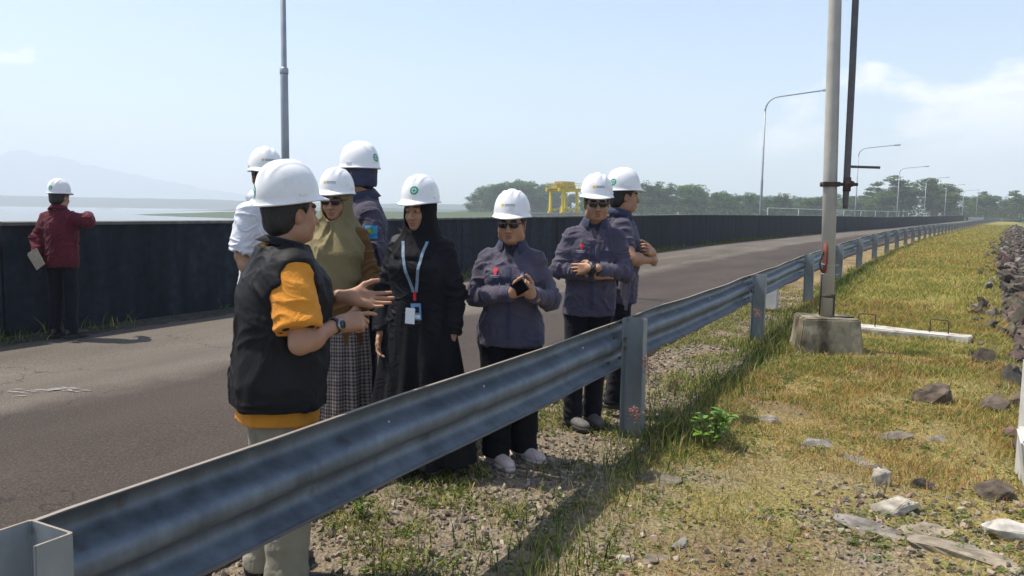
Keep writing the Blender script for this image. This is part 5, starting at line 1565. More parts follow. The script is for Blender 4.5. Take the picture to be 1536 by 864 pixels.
    for x in (-.25, .25): add_tube(lad, [(-1.2 + x, -1.6, .5), (-1.2 + x, -1.6, 4.2)], .035, 6)
    for z in np.arange(.7, 4.2, .35): add_tube(lad, [(-1.45, -1.6, z), (-.95, -1.6, z)], .025, 5)
    bm_obj('ladder', lad, yl, g)
    conc = mat('pale_concrete_plinth', (.22, .21, .19), .9, (.28, .27, .24), 2.)
    bm = bmesh.new(); add_box(bm, (8.6, 130, -.98), (12, 7, 4.1), Matrix.Rotation(-.12, 4, 'Z')); o = bm_obj('concrete_pier', bm, conc); tag(o, 'pale concrete pier carrying the yellow gantry crane', 'pier')
    # thin white railing far behind the wall
    rl = mat('white_railing_paint', (.52, .55, .55), .5)
    A = np.array((38., 118., 0)); B = np.array((116., 232., 0)); n = 9
    r = empty('railing', tuple(A)); tag(r, 'thin white pipe railing on posts behind the far stretch of black wall', 'railing')
    bm = bmesh.new(); D = B - A
    add_tube(bm, [(0, 0, 2.35), tuple(D * .5 + np.array((0, 0, 2.42))), tuple(D + np.array((0, 0, 2.6)))], .04, 6); bm_obj('top_rail', bm, rl, r)
    for i in range(n):
        q = D * i / (n - 1); tube_obj('railing_post', [(q[0], q[1], -.6), (q[0], q[1], 2.38)], .04, rl, r, 6)
    # low pale kerb at the end of the dam
    pk = mat('pale_concrete_kerb', (.42, .42, .40), .9, (.50, .50, .47), 2.)
    ss = np.linspace(216, 268, 14); V, F = strip(ss, [q + 0 * ss for q in (6.0, 6.0, 6.4, 6.4)], [-.1, .85, .85, -.1])
    o = link('end_barrier', np_mesh('end_barrier', V, F, smooth=False), pk); tag(o, 'low pale concrete barrier where the road leaves the dam', 'barrier')
# ------------------------------------------------------------------ stones, plants, trees, water, air, light, camera
def rand_rot(n, r):
    q = r.normal(size=(n, 4)); q /= np.linalg.norm(q, axis=1, keepdims=True)
    w, x, y, z = q.T
    return np.stack([np.stack([1 - 2 * (y * y + z * z), 2 * (x * y - z * w), 2 * (x * z + y * w)], 1), np.stack([2 * (x * y + z * w), 1 - 2 * (x * x + z * z), 2 * (y * z - x * w)], 1), np.stack([2 * (x * z - y * w), 2 * (y * z + x * w), 1 - 2 * (x * x + y * y)], 1)], 1)
def rock_templates(n, pts, r, flat=1.0):
    out = []
    for _ in range(n):
        bm = bmesh.new()
        P = r.normal(size=(pts, 3)); P /= np.linalg.norm(P, axis=1, keepdims=True); P *= r.uniform(.75, 1.0, (pts, 1)); P *= np.array((1, r.uniform(.6, 1), r.uniform(.45, .85) * flat))
        for p in P: bm.verts.new(p)
        res = bmesh.ops.convex_hull(bm, input=bm.verts[:])
        bmesh.ops.delete(bm, geom=[v for v in bm.verts if not v.link_faces], context='VERTS')
        bmesh.ops.triangulate(bm, faces=bm.faces[:])
        bm.verts.index_update()
        V = np.array([v.co for v in bm.verts]); F = np.array([[v.index for v in f.verts] for f in bm.faces]); bm.free()
        out.append((V, F))
    return out
def scatter(name, temps, P, scl, r, cols, m, tilt_only=False):
    Vs = []; Fs = []; Cs = []; n0 = 0
    pick = r.integers(0, len(temps), len(P))
    for t, (V, F) in enumerate(temps):
        I = np.where(pick == t)[0]
        if not len(I): continue
        Rm = rand_rot(len(I), r)
        if tilt_only:
            a = r.uniform(0, 6.28, len(I)); c, s_ = np.cos(a), np.sin(a); z = 0 * a
            Rm = np.stack([np.stack([c, -s_, z], 1), np.stack([s_, c, z], 1), np.stack([z, z, z + 1], 1)], 1)
        W = np.einsum('nij,vj->nvi', Rm, V) * scl[I][:, None, None] + P[I][:, None, :]
        Vs.append(W.reshape(-1, 3)); k = len(V)
        Fs.append((F[None] + (np.arange(len(I)) * k)[:, None, None] + n0).reshape(-1, 3)); n0 += len(I) * k
        Cs.append(np.repeat(cols[I], k, 0))
    me = np_mesh(name, np.concatenate(Vs), np.concatenate(Fs), smooth=False)
    set_col(me, np.concatenate(Cs))
    return link(name, me, m)

def stone_mat(name):
    m = attr_mat(name, 'Col', .92, .15); nt = m.node_tree; L = nt.links.new; b = nt.nodes['Principled BSDF']
    a = [n for n in nt.nodes if n.type == 'ATTRIBUTE'][0]
    tc = N(nt, 'ShaderNodeTexCoord'); nz = N(nt, 'ShaderNodeTexNoise', Scale=14., Detail=8.); L(tc.outputs['Object'], nz.inputs['Vector'])
    mr = N(nt, 'ShaderNodeMapRange'); mr.inputs['From Min'].default_value = .3; mr.inputs['From Max'].default_value = .7; mr.inputs['To Min'].default_value = .6; mr.inputs['To Max'].default_value = 1.4; L(nz.outputs['Fac'], mr.inputs['Value'])
    mx = N(nt, 'ShaderNodeMix', data_type='RGBA', blend_type='MULTIPLY'); mx.inputs['Factor'].default_value = 1.; L(a.outputs['Color'], mx.inputs[6]); L(mr.outputs[0], mx.inputs[7]); L(mx.outputs[2], b.inputs['Base Color'])
    bp = N(nt, 'ShaderNodeBump'); bp.inputs['Strength'].default_value = .7; bp.inputs['Distance'].default_value = .02; L(nz.outputs['Fac'], bp.inputs['Height']); L(bp.outputs['Normal'], b.inputs['Normal'])
    return m

def build_stones():
    r = np.random.default_rng(21); sm = stone_mat('stone')
    T = rock_templates(10, 9, r)
    # gravel of the shoulder, thinning into the verge
    n = 80000
    s = r.uniform(-.8, 1, n) ; s = r.uniform(0, 1, n) ** 1.5 * 15 - .8; o = r.uniform(-2.5, 1.0, n)
    P0 = path(s, o); x, y = P0[:, 0], P0[:, 1]
    patch = noise2(x, y, 1.1, 3, 4.) + .5; patch2 = noise2(x, y, 3., 2, 8.) + .5
    w = np.where(o > -.25, 1.0 * sstep(.95, .7, o), .0) * (.35 + .65 * sstep(.36, .5, patch2)) 
    w = np.maximum(w, sstep(5.2, 3.2, s) * sstep(.44, .58, patch) * .75 * (o > -2.4) * (o < -.5))
    w = np.maximum(w, .05 * (o < -.2) * sstep(7, 4, s))
    k = r.uniform(0, 1, n) < w; x, y, o, s = x[k], y[k], o[k], s[k]; n = len(x)
    sz = .006 + .026 * r.uniform(0, 1, n) ** 3.0
    z = ground_z(x, y) + sz * .2
    base = np.array((.225, .185, .138)); c = base[None] * r.uniform(.45, 1.55, (n, 1)) * (1 + r.normal(0, .05, (n, 3)))
    tag(scatter('gravel', T, np.stack([x, y, z], 1), sz, r, np.clip(c, .02, .5), sm), kind='stuff')
    # riprap of the downstream slope
    T2 = rock_templates(12, 13, r)
    n = 9000
    s = 2.0 + r.uniform(0, 1, n) ** 1.6 * 150; d = r.uniform(-.03, 1, n) * 6.0
    o = verge_edge(s) + .06 - .1 * sstep(7, 4, s) - d - .5 * (noise2(s, 0 * s, .5, 2)) 
    k = (r.uniform(0, 1, n) < np.where(d < .2, .35, 1.)); s, o, d = s[k], o[k], d[k]; n = len(s)
    P = path(s, o); sz = (.06 + .22 * r.uniform(0, 1, n) ** 2.2) * (1 + .006 * s)
    sz = np.where(d < .3, np.minimum(sz, .16), sz)
    P[:, 2] = ground_z(P[:, 0], P[:, 1]) + sz * .25 + np.where(d > .3, .0, 0)
    base = np.array((.098, .078, .062)); c = base[None] * r.uniform(.55, 1.5, (n, 1)) * (1 + r.normal(0, .05, (n, 3)))
    pl = r.uniform(0, 1, n) < .07; c[pl] = np.array((.26, .235, .2)) * r.uniform(.7, 1.1, (pl.sum(), 1))
    tag(scatter('riprap', T2, P, sz, r, np.clip(c, .02, .5), sm), kind='stuff')
    # stones one can point at in the verge: x, y, size (length, width, height), colour, turn, sunk, label
    pale = (.36, .325, .265); grey = (.20, .185, .165); brown = (.115, .09, .068); dk = (.085, .075, .065); tan = (.25, .21, .155)
    L_ = [((3.42, 6.25), (.34, .26, .24), brown, .2, .02, 'large brown boulder standing in the dry grass right of the pole block'),
          ((1.98, 3.90), (.27, .19, .16), pale, .1, .03, 'cracked pale boulder with a dark right side at lower right'),
          ((2.08, 4.27), (.15, .11, .19), pale, .5, .02, 'upright pale stone chunk just behind the cracked pale boulder'),
          ((2.28, 4.23), (.18, .14, .13), dk, .9, .02, 'dark stone right of the upright pale chunk'),
          ((2.34, 3.56), (.36, .17, .15), (.44, .41, .36), -.45, .02, 'large whitish boulder at the right edge of the photo'),
          ((1.92, 5.58), (.36, .22, .13), grey, .1, .04, 'grey half-buried stone in the grass in front of the pole block'),
          ((1.98, 5.00), (.27, .18, .12), grey, -.2, .03, 'low grey stone left of the sunken grey slab'),
          ((2.12, 4.68), (.46, .26, .09), (.175, .16, .14), -.5, .03, 'flat grey slab sunk in the grass, mid-verge'),
          ((1.78, 3.63), (.46, .20, .07), (.19, .17, .15), -.75, .02, 'long narrow grey slab lying flat in front of the cracked pale boulder'),
          ((2.08, 3.33), (.60, .30, .10), tan, -.55, .03, 'big tan rock slab lying flat in the lower right corner'),
          ((2.60, 4.10), (.26, .2, .17), brown, .4, .02, 'rounded brown rock by the tall white post'),
          ((2.02, 3.64), (.34, .2, .05), tan, .2, .01, 'thin tan slab between the pale boulder and the whitish boulder'),
          ((1.27, 3.75), (.16, .11, .09), (.14, .12, .10), .3, .02, 'small brown-grey stone alone in the dry patch left of the long slab'),
          ((2.90, 5.15), (.24, .16, .11), grey, .6, .03, 'small grey stone below the large brown boulder'),
          ((2.62, 5.22), (.3, .2, .12), (.16, .14, .12), .2, .03, 'low greyish rock in the grass between the brown boulder and the sunken slab'),
          ((0.50, 3.26), (.10, .07, .055), pale, .9, .01, 'whitish stone chip at the bottom edge, in gravel'),
          ((0.64, 3.26), (.14, .09, .06), tan, .1, .01, 'tan stone chip beside the whitish chip at the bottom edge'),
          ((0.77, 3.43), (.12, .08, .05), grey, 1.2, .01, 'grey stone chip above the tan chip near the bottom edge'),
          ((0.83, 4.27), (.30, .2, .11), (.13, .115, .09), .1, .03, 'weathered dark stone half hidden in the grass below the near post')]
    for q, ((x, y), (a, b, c), col, rz, sink, lab) in enumerate(L_):
        bm = bmesh.new(); rr = np.random.default_rng(100 + q)
        P = rr.normal(size=(15, 3)); P /= np.linalg.norm(P, axis=1, keepdims=True)
        P = np.sign(P) * np.abs(P) ** .8
        for p in P: bm.verts.new(p)
        bmesh.ops.convex_hull(bm, input=bm.verts[:]); bmesh.ops.delete(bm, geom=[v for v in bm.verts if not v.link_faces], context='VERTS')
        bmesh.ops.bevel(bm, geom=bm.edges[:], offset=.05, segments=1, affect='EDGES')
        bmesh.ops.triangulate(bm, faces=bm.faces[:]); bmesh.ops.subdivide_edges(bm, edges=bm.edges[:], cuts=3, use_grid_fill=True)
        V = np.array([v.co for v in bm.verts])
        dsp = fbm(V * 2.2 + q * 3.1, 5) * .45
        V = V * (1 + dsp[:, None])
        V = V / np.abs(V).max(0) * .5 * np.array((a, b, c))
        for v, p in zip(bm.verts, V): v.co = p
        me = bpy.data.meshes.new('rock'); bm.to_mesh(me); bm.free()
        nz = fbm(V * 26 + q, 4)
        set_col(me, np.clip(np.array(col)[None] * (1 + 1.1 * nz[:, None]), .02, .6))
        o = link('rock', me, sm); z = float(ground_z(np.array([x]), np.array([y]))[0])
        o.location = (x, y, z + c * .5 - sink * 1.4 - .30 * c); o.rotation_euler = (rr.uniform(-.1, .1), rr.uniform(-.1, .1), rz)
        tag(o, lab, 'rock', 'rocks lying in the verge')

def blades(P, h, w, r, lean=.5, cols=None):
    n = len(P); a = r.uniform(0, 6.283, n); ca, sa = np.cos(a), np.sin(a)
    la = r.uniform(0, 6.283, n); l = h * lean * r.uniform(.2, 1.2, n)
    side = np.stack([ca, sa, 0 * a], 1) * (w * .5)[:, None]; ld = np.stack([np.cos(la) * l, np.sin(la) * l, 0 * a], 1)
    up = np.zeros((n, 3)); up[:, 2] = h
    V = np.stack([P - side, P + side, P + up * .55 + ld * .35 + side * .75, P + up * .55 + ld * .35 - side * .75, P + up * .93 + ld], 1)
    b = np.arange(n)[:, None] * 5
    return V.reshape(-1, 3), b + np.array([[0, 1, 2, 3]]), b + np.array([[3, 2, 4]]), np.repeat(cols, 5, 0)

def build_grass():
    r = np.random.default_rng(5)
    straw = np.array((.50, .385, .17)); yel = np.array((.37, .325, .075)); grn = np.array((.15, .195, .042)); lush = np.array((.045, .090, .016)); oran = np.array((.46, .26, .085)); red = np.array((.36, .16, .10))
    VV = []; Q4 = []; Q3 = []; CC = []; base = [0]
    def emit(P, h, w, lean, c):
        V, a, b, cc = blades(P, h, w, r, lean, c)
        VV.append(V); Q4.append(a + base[0]); Q3.append(b + base[0]); CC.append(cc); base[0] += len(V)
    def zone(n, s0, s1, pw, o0, o1, fn):
        s = s0 + r.uniform(0, 1, n) ** pw * (s1 - s0); t = r.uniform(0, 1, n); o = (o0(s) if callable(o0) else o0) * (1 - t) + (o1(s) if callable(o1) else o1) * t
        P = path(s, o); x, y = P[:, 0], P[:, 1]
        w, h, wd, lean, c = fn(s, o, x, y)
        k = r.uniform(0, 1, n) < w
        P = P[k]; P[:, 2] = ground_z(P[:, 0], P[:, 1]) - .01
        emit(P, h[k], wd[k], lean, c[k])
    def mixed(x, y, n, ws):
        """pick a colour per blade from weighted palette that drifts over the ground"""
        cols = np.stack([c for c, _ in ws]); W = np.stack([np.maximum(w + 0 * x, 1e-4) for _, w in ws], 1); W /= W.sum(1, keepdims=True)
        u = r.uniform(0, 1, len(x)); i = (u[:, None] > np.cumsum(W, 1)).sum(1).clip(0, len(ws) - 1)
        return cols[i] * r.uniform(.65, 1.35, (len(x), 1)) * (1 + r.normal(0, .06, (len(x), 3)))
    # main verge
    def verge(s, o, x, y):
        p1 = noise2(x, y, .75, 3, 1.) + .5; p2 = noise2(x, y, 2.4, 3, 6.) + .5; p3 = noise2(x, y, .35, 2, 3.) + .5
        bare = sstep(4.9, 3.2, s) * sstep(.40, .56, noise2(x, y, 1.1, 3, 4.) + .5)
        w = (.16 + .84 * sstep(.40, .56, p2 + .06 * sstep(9, 16, s))) * (1 - .92 * bare) * (.45 + .55 * sstep(3.0, 6.5, s))
        h = (.022 + .062 * r.uniform(0, 1, len(s)) ** 1.8) * (.4 + 1.2 * p1) * (1 + .5 * sstep(7, 14, s))
        c = mixed(x, y, len(s), [(straw, .55 + .6 * sstep(.6, .4, p1)), (yel, .8 + .8 * sstep(6, 12, s)), (grn, .6 + 1.7 * sstep(.46, .58, p2)), (oran, 1.2 * sstep(.50, .66, p3) + .10 + .35 * sstep(9, 5, s)), (red, .04 + 1.3 * sstep(.57, .68, p1))])
        return w, h, .0035 + .0022 * r.uniform(0, 1, len(s)) + .0007 * np.maximum(s - 4, 0), .9, c
    zone(210000, 1.2, 12, 1.15, lambda s: verge_edge(s) - .1, -.25, verge)
    zone(95000, 11, 46, 1.5, lambda s: verge_edge(s) - .1, -.1, verge)
    def farv(s, o, x, y):
        w, h, wd, l, c = verge(s, o, x, y); return w, h * 1.3, wd * .7, l, c
    zone(40000, 44, 150, 1.4, lambda s: verge_edge(s), -.1, farv)
    # matted dead stalks lying flat
    def mat_(s, o, x, y):
        p = noise2(x, y, 1.7, 3, 14.) + .5
        return sstep(.40, .58, p) * (.6 + .4 * sstep(2.5, 5, s)), .012 + .03 * r.uniform(0, 1, len(s)), .0028 + .002 * r.uniform(0, 1, len(s)), 4.0, mixed(x, y, len(s), [(straw, 1.6), (oran, .6), (yel, .5), (red, .12)])
    zone(70000, 1.0, 13, 1.2, lambda s: verge_edge(s) - .1, -.3, mat_)
    # lush strip under the rail
    def strip_(s, o, x, y):
        p = noise2(x, y, 1.5, 3, 2.) + .5
        w = np.exp(-((o + .27) / .24) ** 2) * (.25 + .9 * sstep(.36, .56, p)) * (1 - .6 * sstep(9, 30, s))
        h = (.045 + .125 * r.uniform(0, 1, len(s)) ** 1.7) * (.5 + p)
        c = mixed(x, y, len(s), [(lush, 1.2), (grn, 1.3), (yel, .5), (straw, .35)])
        return w, h, .0045 + .003 * r.uniform(0, 1, len(s)) + .0005 * np.maximum(s - 4, 0), .6, c
    zone(60000, .8, 24, 1.3, -.95, .35, strip_)
    def tall(s, o, x, y):
        p = noise2(x, y, 2.2, 2, 5.) + .5
        w = np.exp(-((o + .22) / .16) ** 2) * sstep(.45, .6, p)
        return w * sstep(2.6, 4.2, s), .12 + .20 * r.uniform(0, 1, len(s)) ** 1.5, .0026 + 0 * s, .6, mixed(x, y, len(s), [(grn, 1.), (yel, .8), (straw, .9)])
    zone(5200, 2.0, 14, 1.2, -.7, .2, tall)
    # sparse growth in the gravel and along the wall
    def grav(s, o, x, y):
        p = noise2(x, y, 1.9, 3, 7.) + .5
        w = sstep(.50, .64, p + .10 * sstep(3.5, 6.5, s)) * sstep(.85, .6, o)
        return w, .02 + .06 * r.uniform(0, 1, len(s)), .005 + .003 * r.uniform(0, 1, len(s)), .9, mixed(x, y, len(s), [(yel, 1.), (grn, 1.), (lush, .6), (straw, .5)])
    zone(36000, 1, 16, 1.3, -.1, .85, grav)
    def wallw(s, o, x, y):
        p = noise2(s, 0 * s, .55, 3, 2.) + .5
        w = sstep(.36, .56, p) * np.exp(-((o - 6.64) / .16) ** 2)
        return w, (.04 + .22 * r.uniform(0, 1, len(s)) ** 2.2), .008 + .006 * r.uniform(0, 1, len(s)), .8, mixed(x, y, len(s), [(lush, .8), (grn, 1.3), (yel, .5)])
    def wallz():
        n = 26000; s = 1 + r.uniform(0, 1, n) ** 1.3 * 60; o = r.normal(6.64, .11, n); k = (o < 6.775); s, o = s[k], o[k]
        P = path(s, o, .055); w, h, wd, l, c = wallw(s, o, P[:, 0], P[:, 1]); k = r.uniform(0, 1, len(s)) < w
        emit(P[k], h[k], wd[k], l, c[k])
    wallz()
    V = np.concatenate(VV); me = np_mesh('grass', V, [np.concatenate(Q4), np.concatenate(Q3)], smooth=False)
    set_col(me, np.clip(np.concatenate(CC), .01, .6))
    tag(link('grass', me, attr_mat('grass_blades', 'Col', .75, .15, .35)), kind='stuff')
    # low broad-leaved ground cover in the gravel
    n = 5200; s = .5 + r.uniform(0, 1, n) ** 1.2 * 13; o = r.uniform(-.75, .80, n); P = path(s, o)
    p = noise2(P[:, 0], P[:, 1], 1.9, 3, 7.) + .5
    k = r.uniform(0, 1, n) < np.maximum(sstep(.50, .62, p + .08 * sstep(3, 6, s)), .75 * np.exp(-((o + .3) / .25) ** 2) * sstep(.42, .55, p)); P = P[k]
    P[:, 2] = ground_z(P[:, 0], P[:, 1])
    n = 5200; s = .8 + r.uniform(0, 1, n) ** 1.3 * 13; o = r.uniform(-2.6, -.35, n); P2 = path(s, o)
    p2 = noise2(P2[:, 0], P2[:, 1], 1.3, 3, 12.) + .5; P2 = P2[r.uniform(0, 1, n) < sstep(.46, .60, p2)]; P2[:, 2] = ground_z(P2[:, 0], P2[:, 1]); P = np.concatenate([P, P2])
    V, F, C = leaf_cloud(P, 9, .055, .009, .020, r, np.array((.12, .155, .028)), flat=.45)
    me = np_mesh('ground_cover', V, F, smooth=False); set_col(me, C)
    tag(link('ground_cover', me, attr_mat('low_weed_leaves', 'Col', .6, .3, .3)), kind='stuff')

def leaf_cloud(P, k, rad, l0, l1, r, col, flat=.6, upb=.0):
    """k leaves (quads) round each point"""
    n = len(P) * k; c = np.repeat(P, k, 0)
    d = r.normal(size=(n, 3)); d /= np.linalg.norm(d, axis=1, keepdims=True); d *= (r.uniform(0, 1, n) ** .5 * rad)[:, None]; d[:, 2] = np.abs(d[:, 2]) * flat + upb
    c = c + d
    Rm = rand_rot(n, r); u = Rm[:, :, 0]; v = Rm[:, :, 1]
    v = v - .0; u[:, 2] *= .5; v[:, 2] *= .5
    L = r.uniform(l0, l1, n)[:, None]
    V = np.stack([c - u * L, c - v * L * .5, c + u * L, c + v * L * .5], 1).reshape(-1, 3)
    F = np.arange(n * 4).reshape(-1, 4)
    C = np.repeat(col[None] * r.uniform(.55, 1.45, (n, 1)) * (1 + r.normal(0, .08, (n, 3))), 4, 0)
    return V, F, np.clip(C, .005, .5)

def build_plants():
    r = np.random.default_rng(9)
    lm = attr_mat('weed_leaf', 'Col', .5, .4, .35); stem = mat('green_stem', (.07, .10, .025), .7); dry = mat('dry_stem', (.22, .15, .08), .8)
    pinkm = attr_mat('pink_seed_head', 'Col', .8, .1, .4)
    # the leafy bright weed right of the near post
    def leafy(loc, k, rad, hgt, lab, col, l0=.03, l1=.055, group=None):
        x, y = loc; z = float(ground_z(np.array([x]), np.array([y]))[0]) if len(loc) == 2 else 0
        root = empty('weed', (x, y, z)); tag(root, lab, 'plant', group)
        bm = bmesh.new(); tips = []
        for q in range(k):
            a = r.uniform(0, 6.28); rr = rad * r.uniform(.3, 1); tip = (rr * math.cos(a), rr * math.sin(a), hgt * r.uniform(.45, 1)); tips.append(tip)
            add_tube(bm, [(0, 0, -.02), (tip[0] * .4, tip[1] * .4, tip[2] * .6), tip], [.004, .003, .002], 5)
        bm_obj('stem', bm, stem, root)
        V = []; F = []; C = []
        for t in tips:
            for q in range(5):
                b = np.array(t) * r.uniform(.55, 1.0); L = r.uniform(l0, l1); a = r.uniform(0, 6.28); el = r.uniform(-.3, .5)
                d = np.array((math.cos(a) * math.cos(el), math.sin(a) * math.cos(el), math.sin(el))); sd = unit(np.cross(d, (0, 0, 1))); nn = np.cross(sd, d)
                n0 = len(V)
                for (u, w_, zz) in ((0, 0, 0), (.3, .36, .05), (.65, .30, .03), (1, 0, -.12), (.65, -.30, .03), (.3, -.36, .05), (.5, 0, -.03)):
                    V.append(b + d * u * L + sd * w_ * L + nn * zz * L)
                for i in range(6): F.append((n0 + i, n0 + (i + 1) % 6, n0 + 6))
                C += [np.array(col) * r.uniform(.7, 1.35)] * 7
        me = np_mesh('leaves', np.array(V), np.array(F), smooth=True); set_col(me, np.array(C)); link('leaves', me, lm, root)
    leafy((1.30, 4.93), 13, .13, .29, 'bright green leafy weed in the grass right of the near guardrail post', (.17, .30, .035), .05, .085)
    leafy((1.06, 5.30), 6, .10, .15, 'low dark green weed behind the bright leafy one, in the rail shadow', (.06, .12, .02), .02, .04)
    leafy((-.71, 3.70), 7, .10, .14, 'small leafy weed at the broken asphalt edge under the near rail', (.11, .17, .02), .018, .035)
    leafy((-.30, 4.62), 5, .08, .16, 'thin leafy weed at the asphalt edge left of the pale pink shoes', (.09, .15, .02), .018, .032)
    for q, (sx_, lab) in enumerate(((4.55, 'leafy weed at the foot of the black wall, left of the man in red'), (5.25, 'yellowish weed at the wall foot right beside the man in red'), (9.4, 'weed at the wall foot just left of the white-shirted man'), (8.4, 'tiny weed at the wall foot midway between the man in red and the white-shirted man'))):
        p = path(sx_ + 2.0, 6.62, .06); root_n = 5 - q % 2
        leafy((float(p[0]), float(p[1])), root_n, .12, .20 + .05 * (q % 2), lab, (.10, .16, .02), .02, .045, 'weeds at the foot of the black wall')
        for o in [ob for ob in scene.objects if ob.name.startswith('weed') and ob.get('label') == lab]: o.location.z = .055
    # tall grass with pink seed heads by the near post
    heads = [((.93, 5.12), .58, (-.05, -.08), 'pink seed-headed grass stalk leaning across the near guardrail post, tallest of the group'), ((1.00, 5.10), .42, (.08, -.02), 'pink seed-headed grass stalk drooping right of the near post'), ((.76, 4.62), .34, (-.02, -.02), 'short pink-headed grass stalk in front of the near post'), ((.55, 5.95), .40, (-.03, 0), 'pink-headed grass stalk seen through the gap left of the near post'), ((2.70, 8.35), .50, (-.10, -.05), 'pink-headed grass stalk leaning left in front of the third guardrail post')]
    for (x, y), h, (lx, ly), lab in heads:
        z = float(ground_z(np.array([x]), np.array([y]))[0]); root = empty('flowering_grass', (x, y, z)); tag(root, lab, 'grass stalk', 'pink-headed grass stalks by the rail')
        P = [(0, 0, -.02), (lx * .2, ly * .2, h * .45), (lx * .6, ly * .6, h * .8), (lx, ly, h)]
        tube_obj('stem', P, [.0032, .0028, .002, .0015], dry, root, 5)
        n = 170; t = r.uniform(0, 1, n); base = np.array(P[2])[None] * (1 - t[:, None]) + (np.array(P[3]) + np.array((lx * .35, ly * .35, -.01)))[None] * t[:, None]
        rad = .042 * np.sin(np.pi * np.clip(t * .9 + .08, 0, 1)); d = r.normal(size=(n, 3)) * rad[:, None] * .6; c = base + d
        V, F, C = leaf_cloud(c, 1, .001, .006, .013, r, np.array((.36, .19, .15)))
        me = np_mesh('seed_head', V, F, smooth=False); set_col(me, C); link('seed_head', me, pinkm, root)
        bm_ = blades(np.array([[0, 0, 0.]] * 7), np.full(7, h * .5), np.full(7, .007), r, .8, np.tile(np.array((.10, .13, .03)), (7, 1)))
        me = np_mesh('blade', bm_[0], [bm_[1], bm_[2]], smooth=False); set_col(me, bm_[3]); link('blade', me, lm, root)

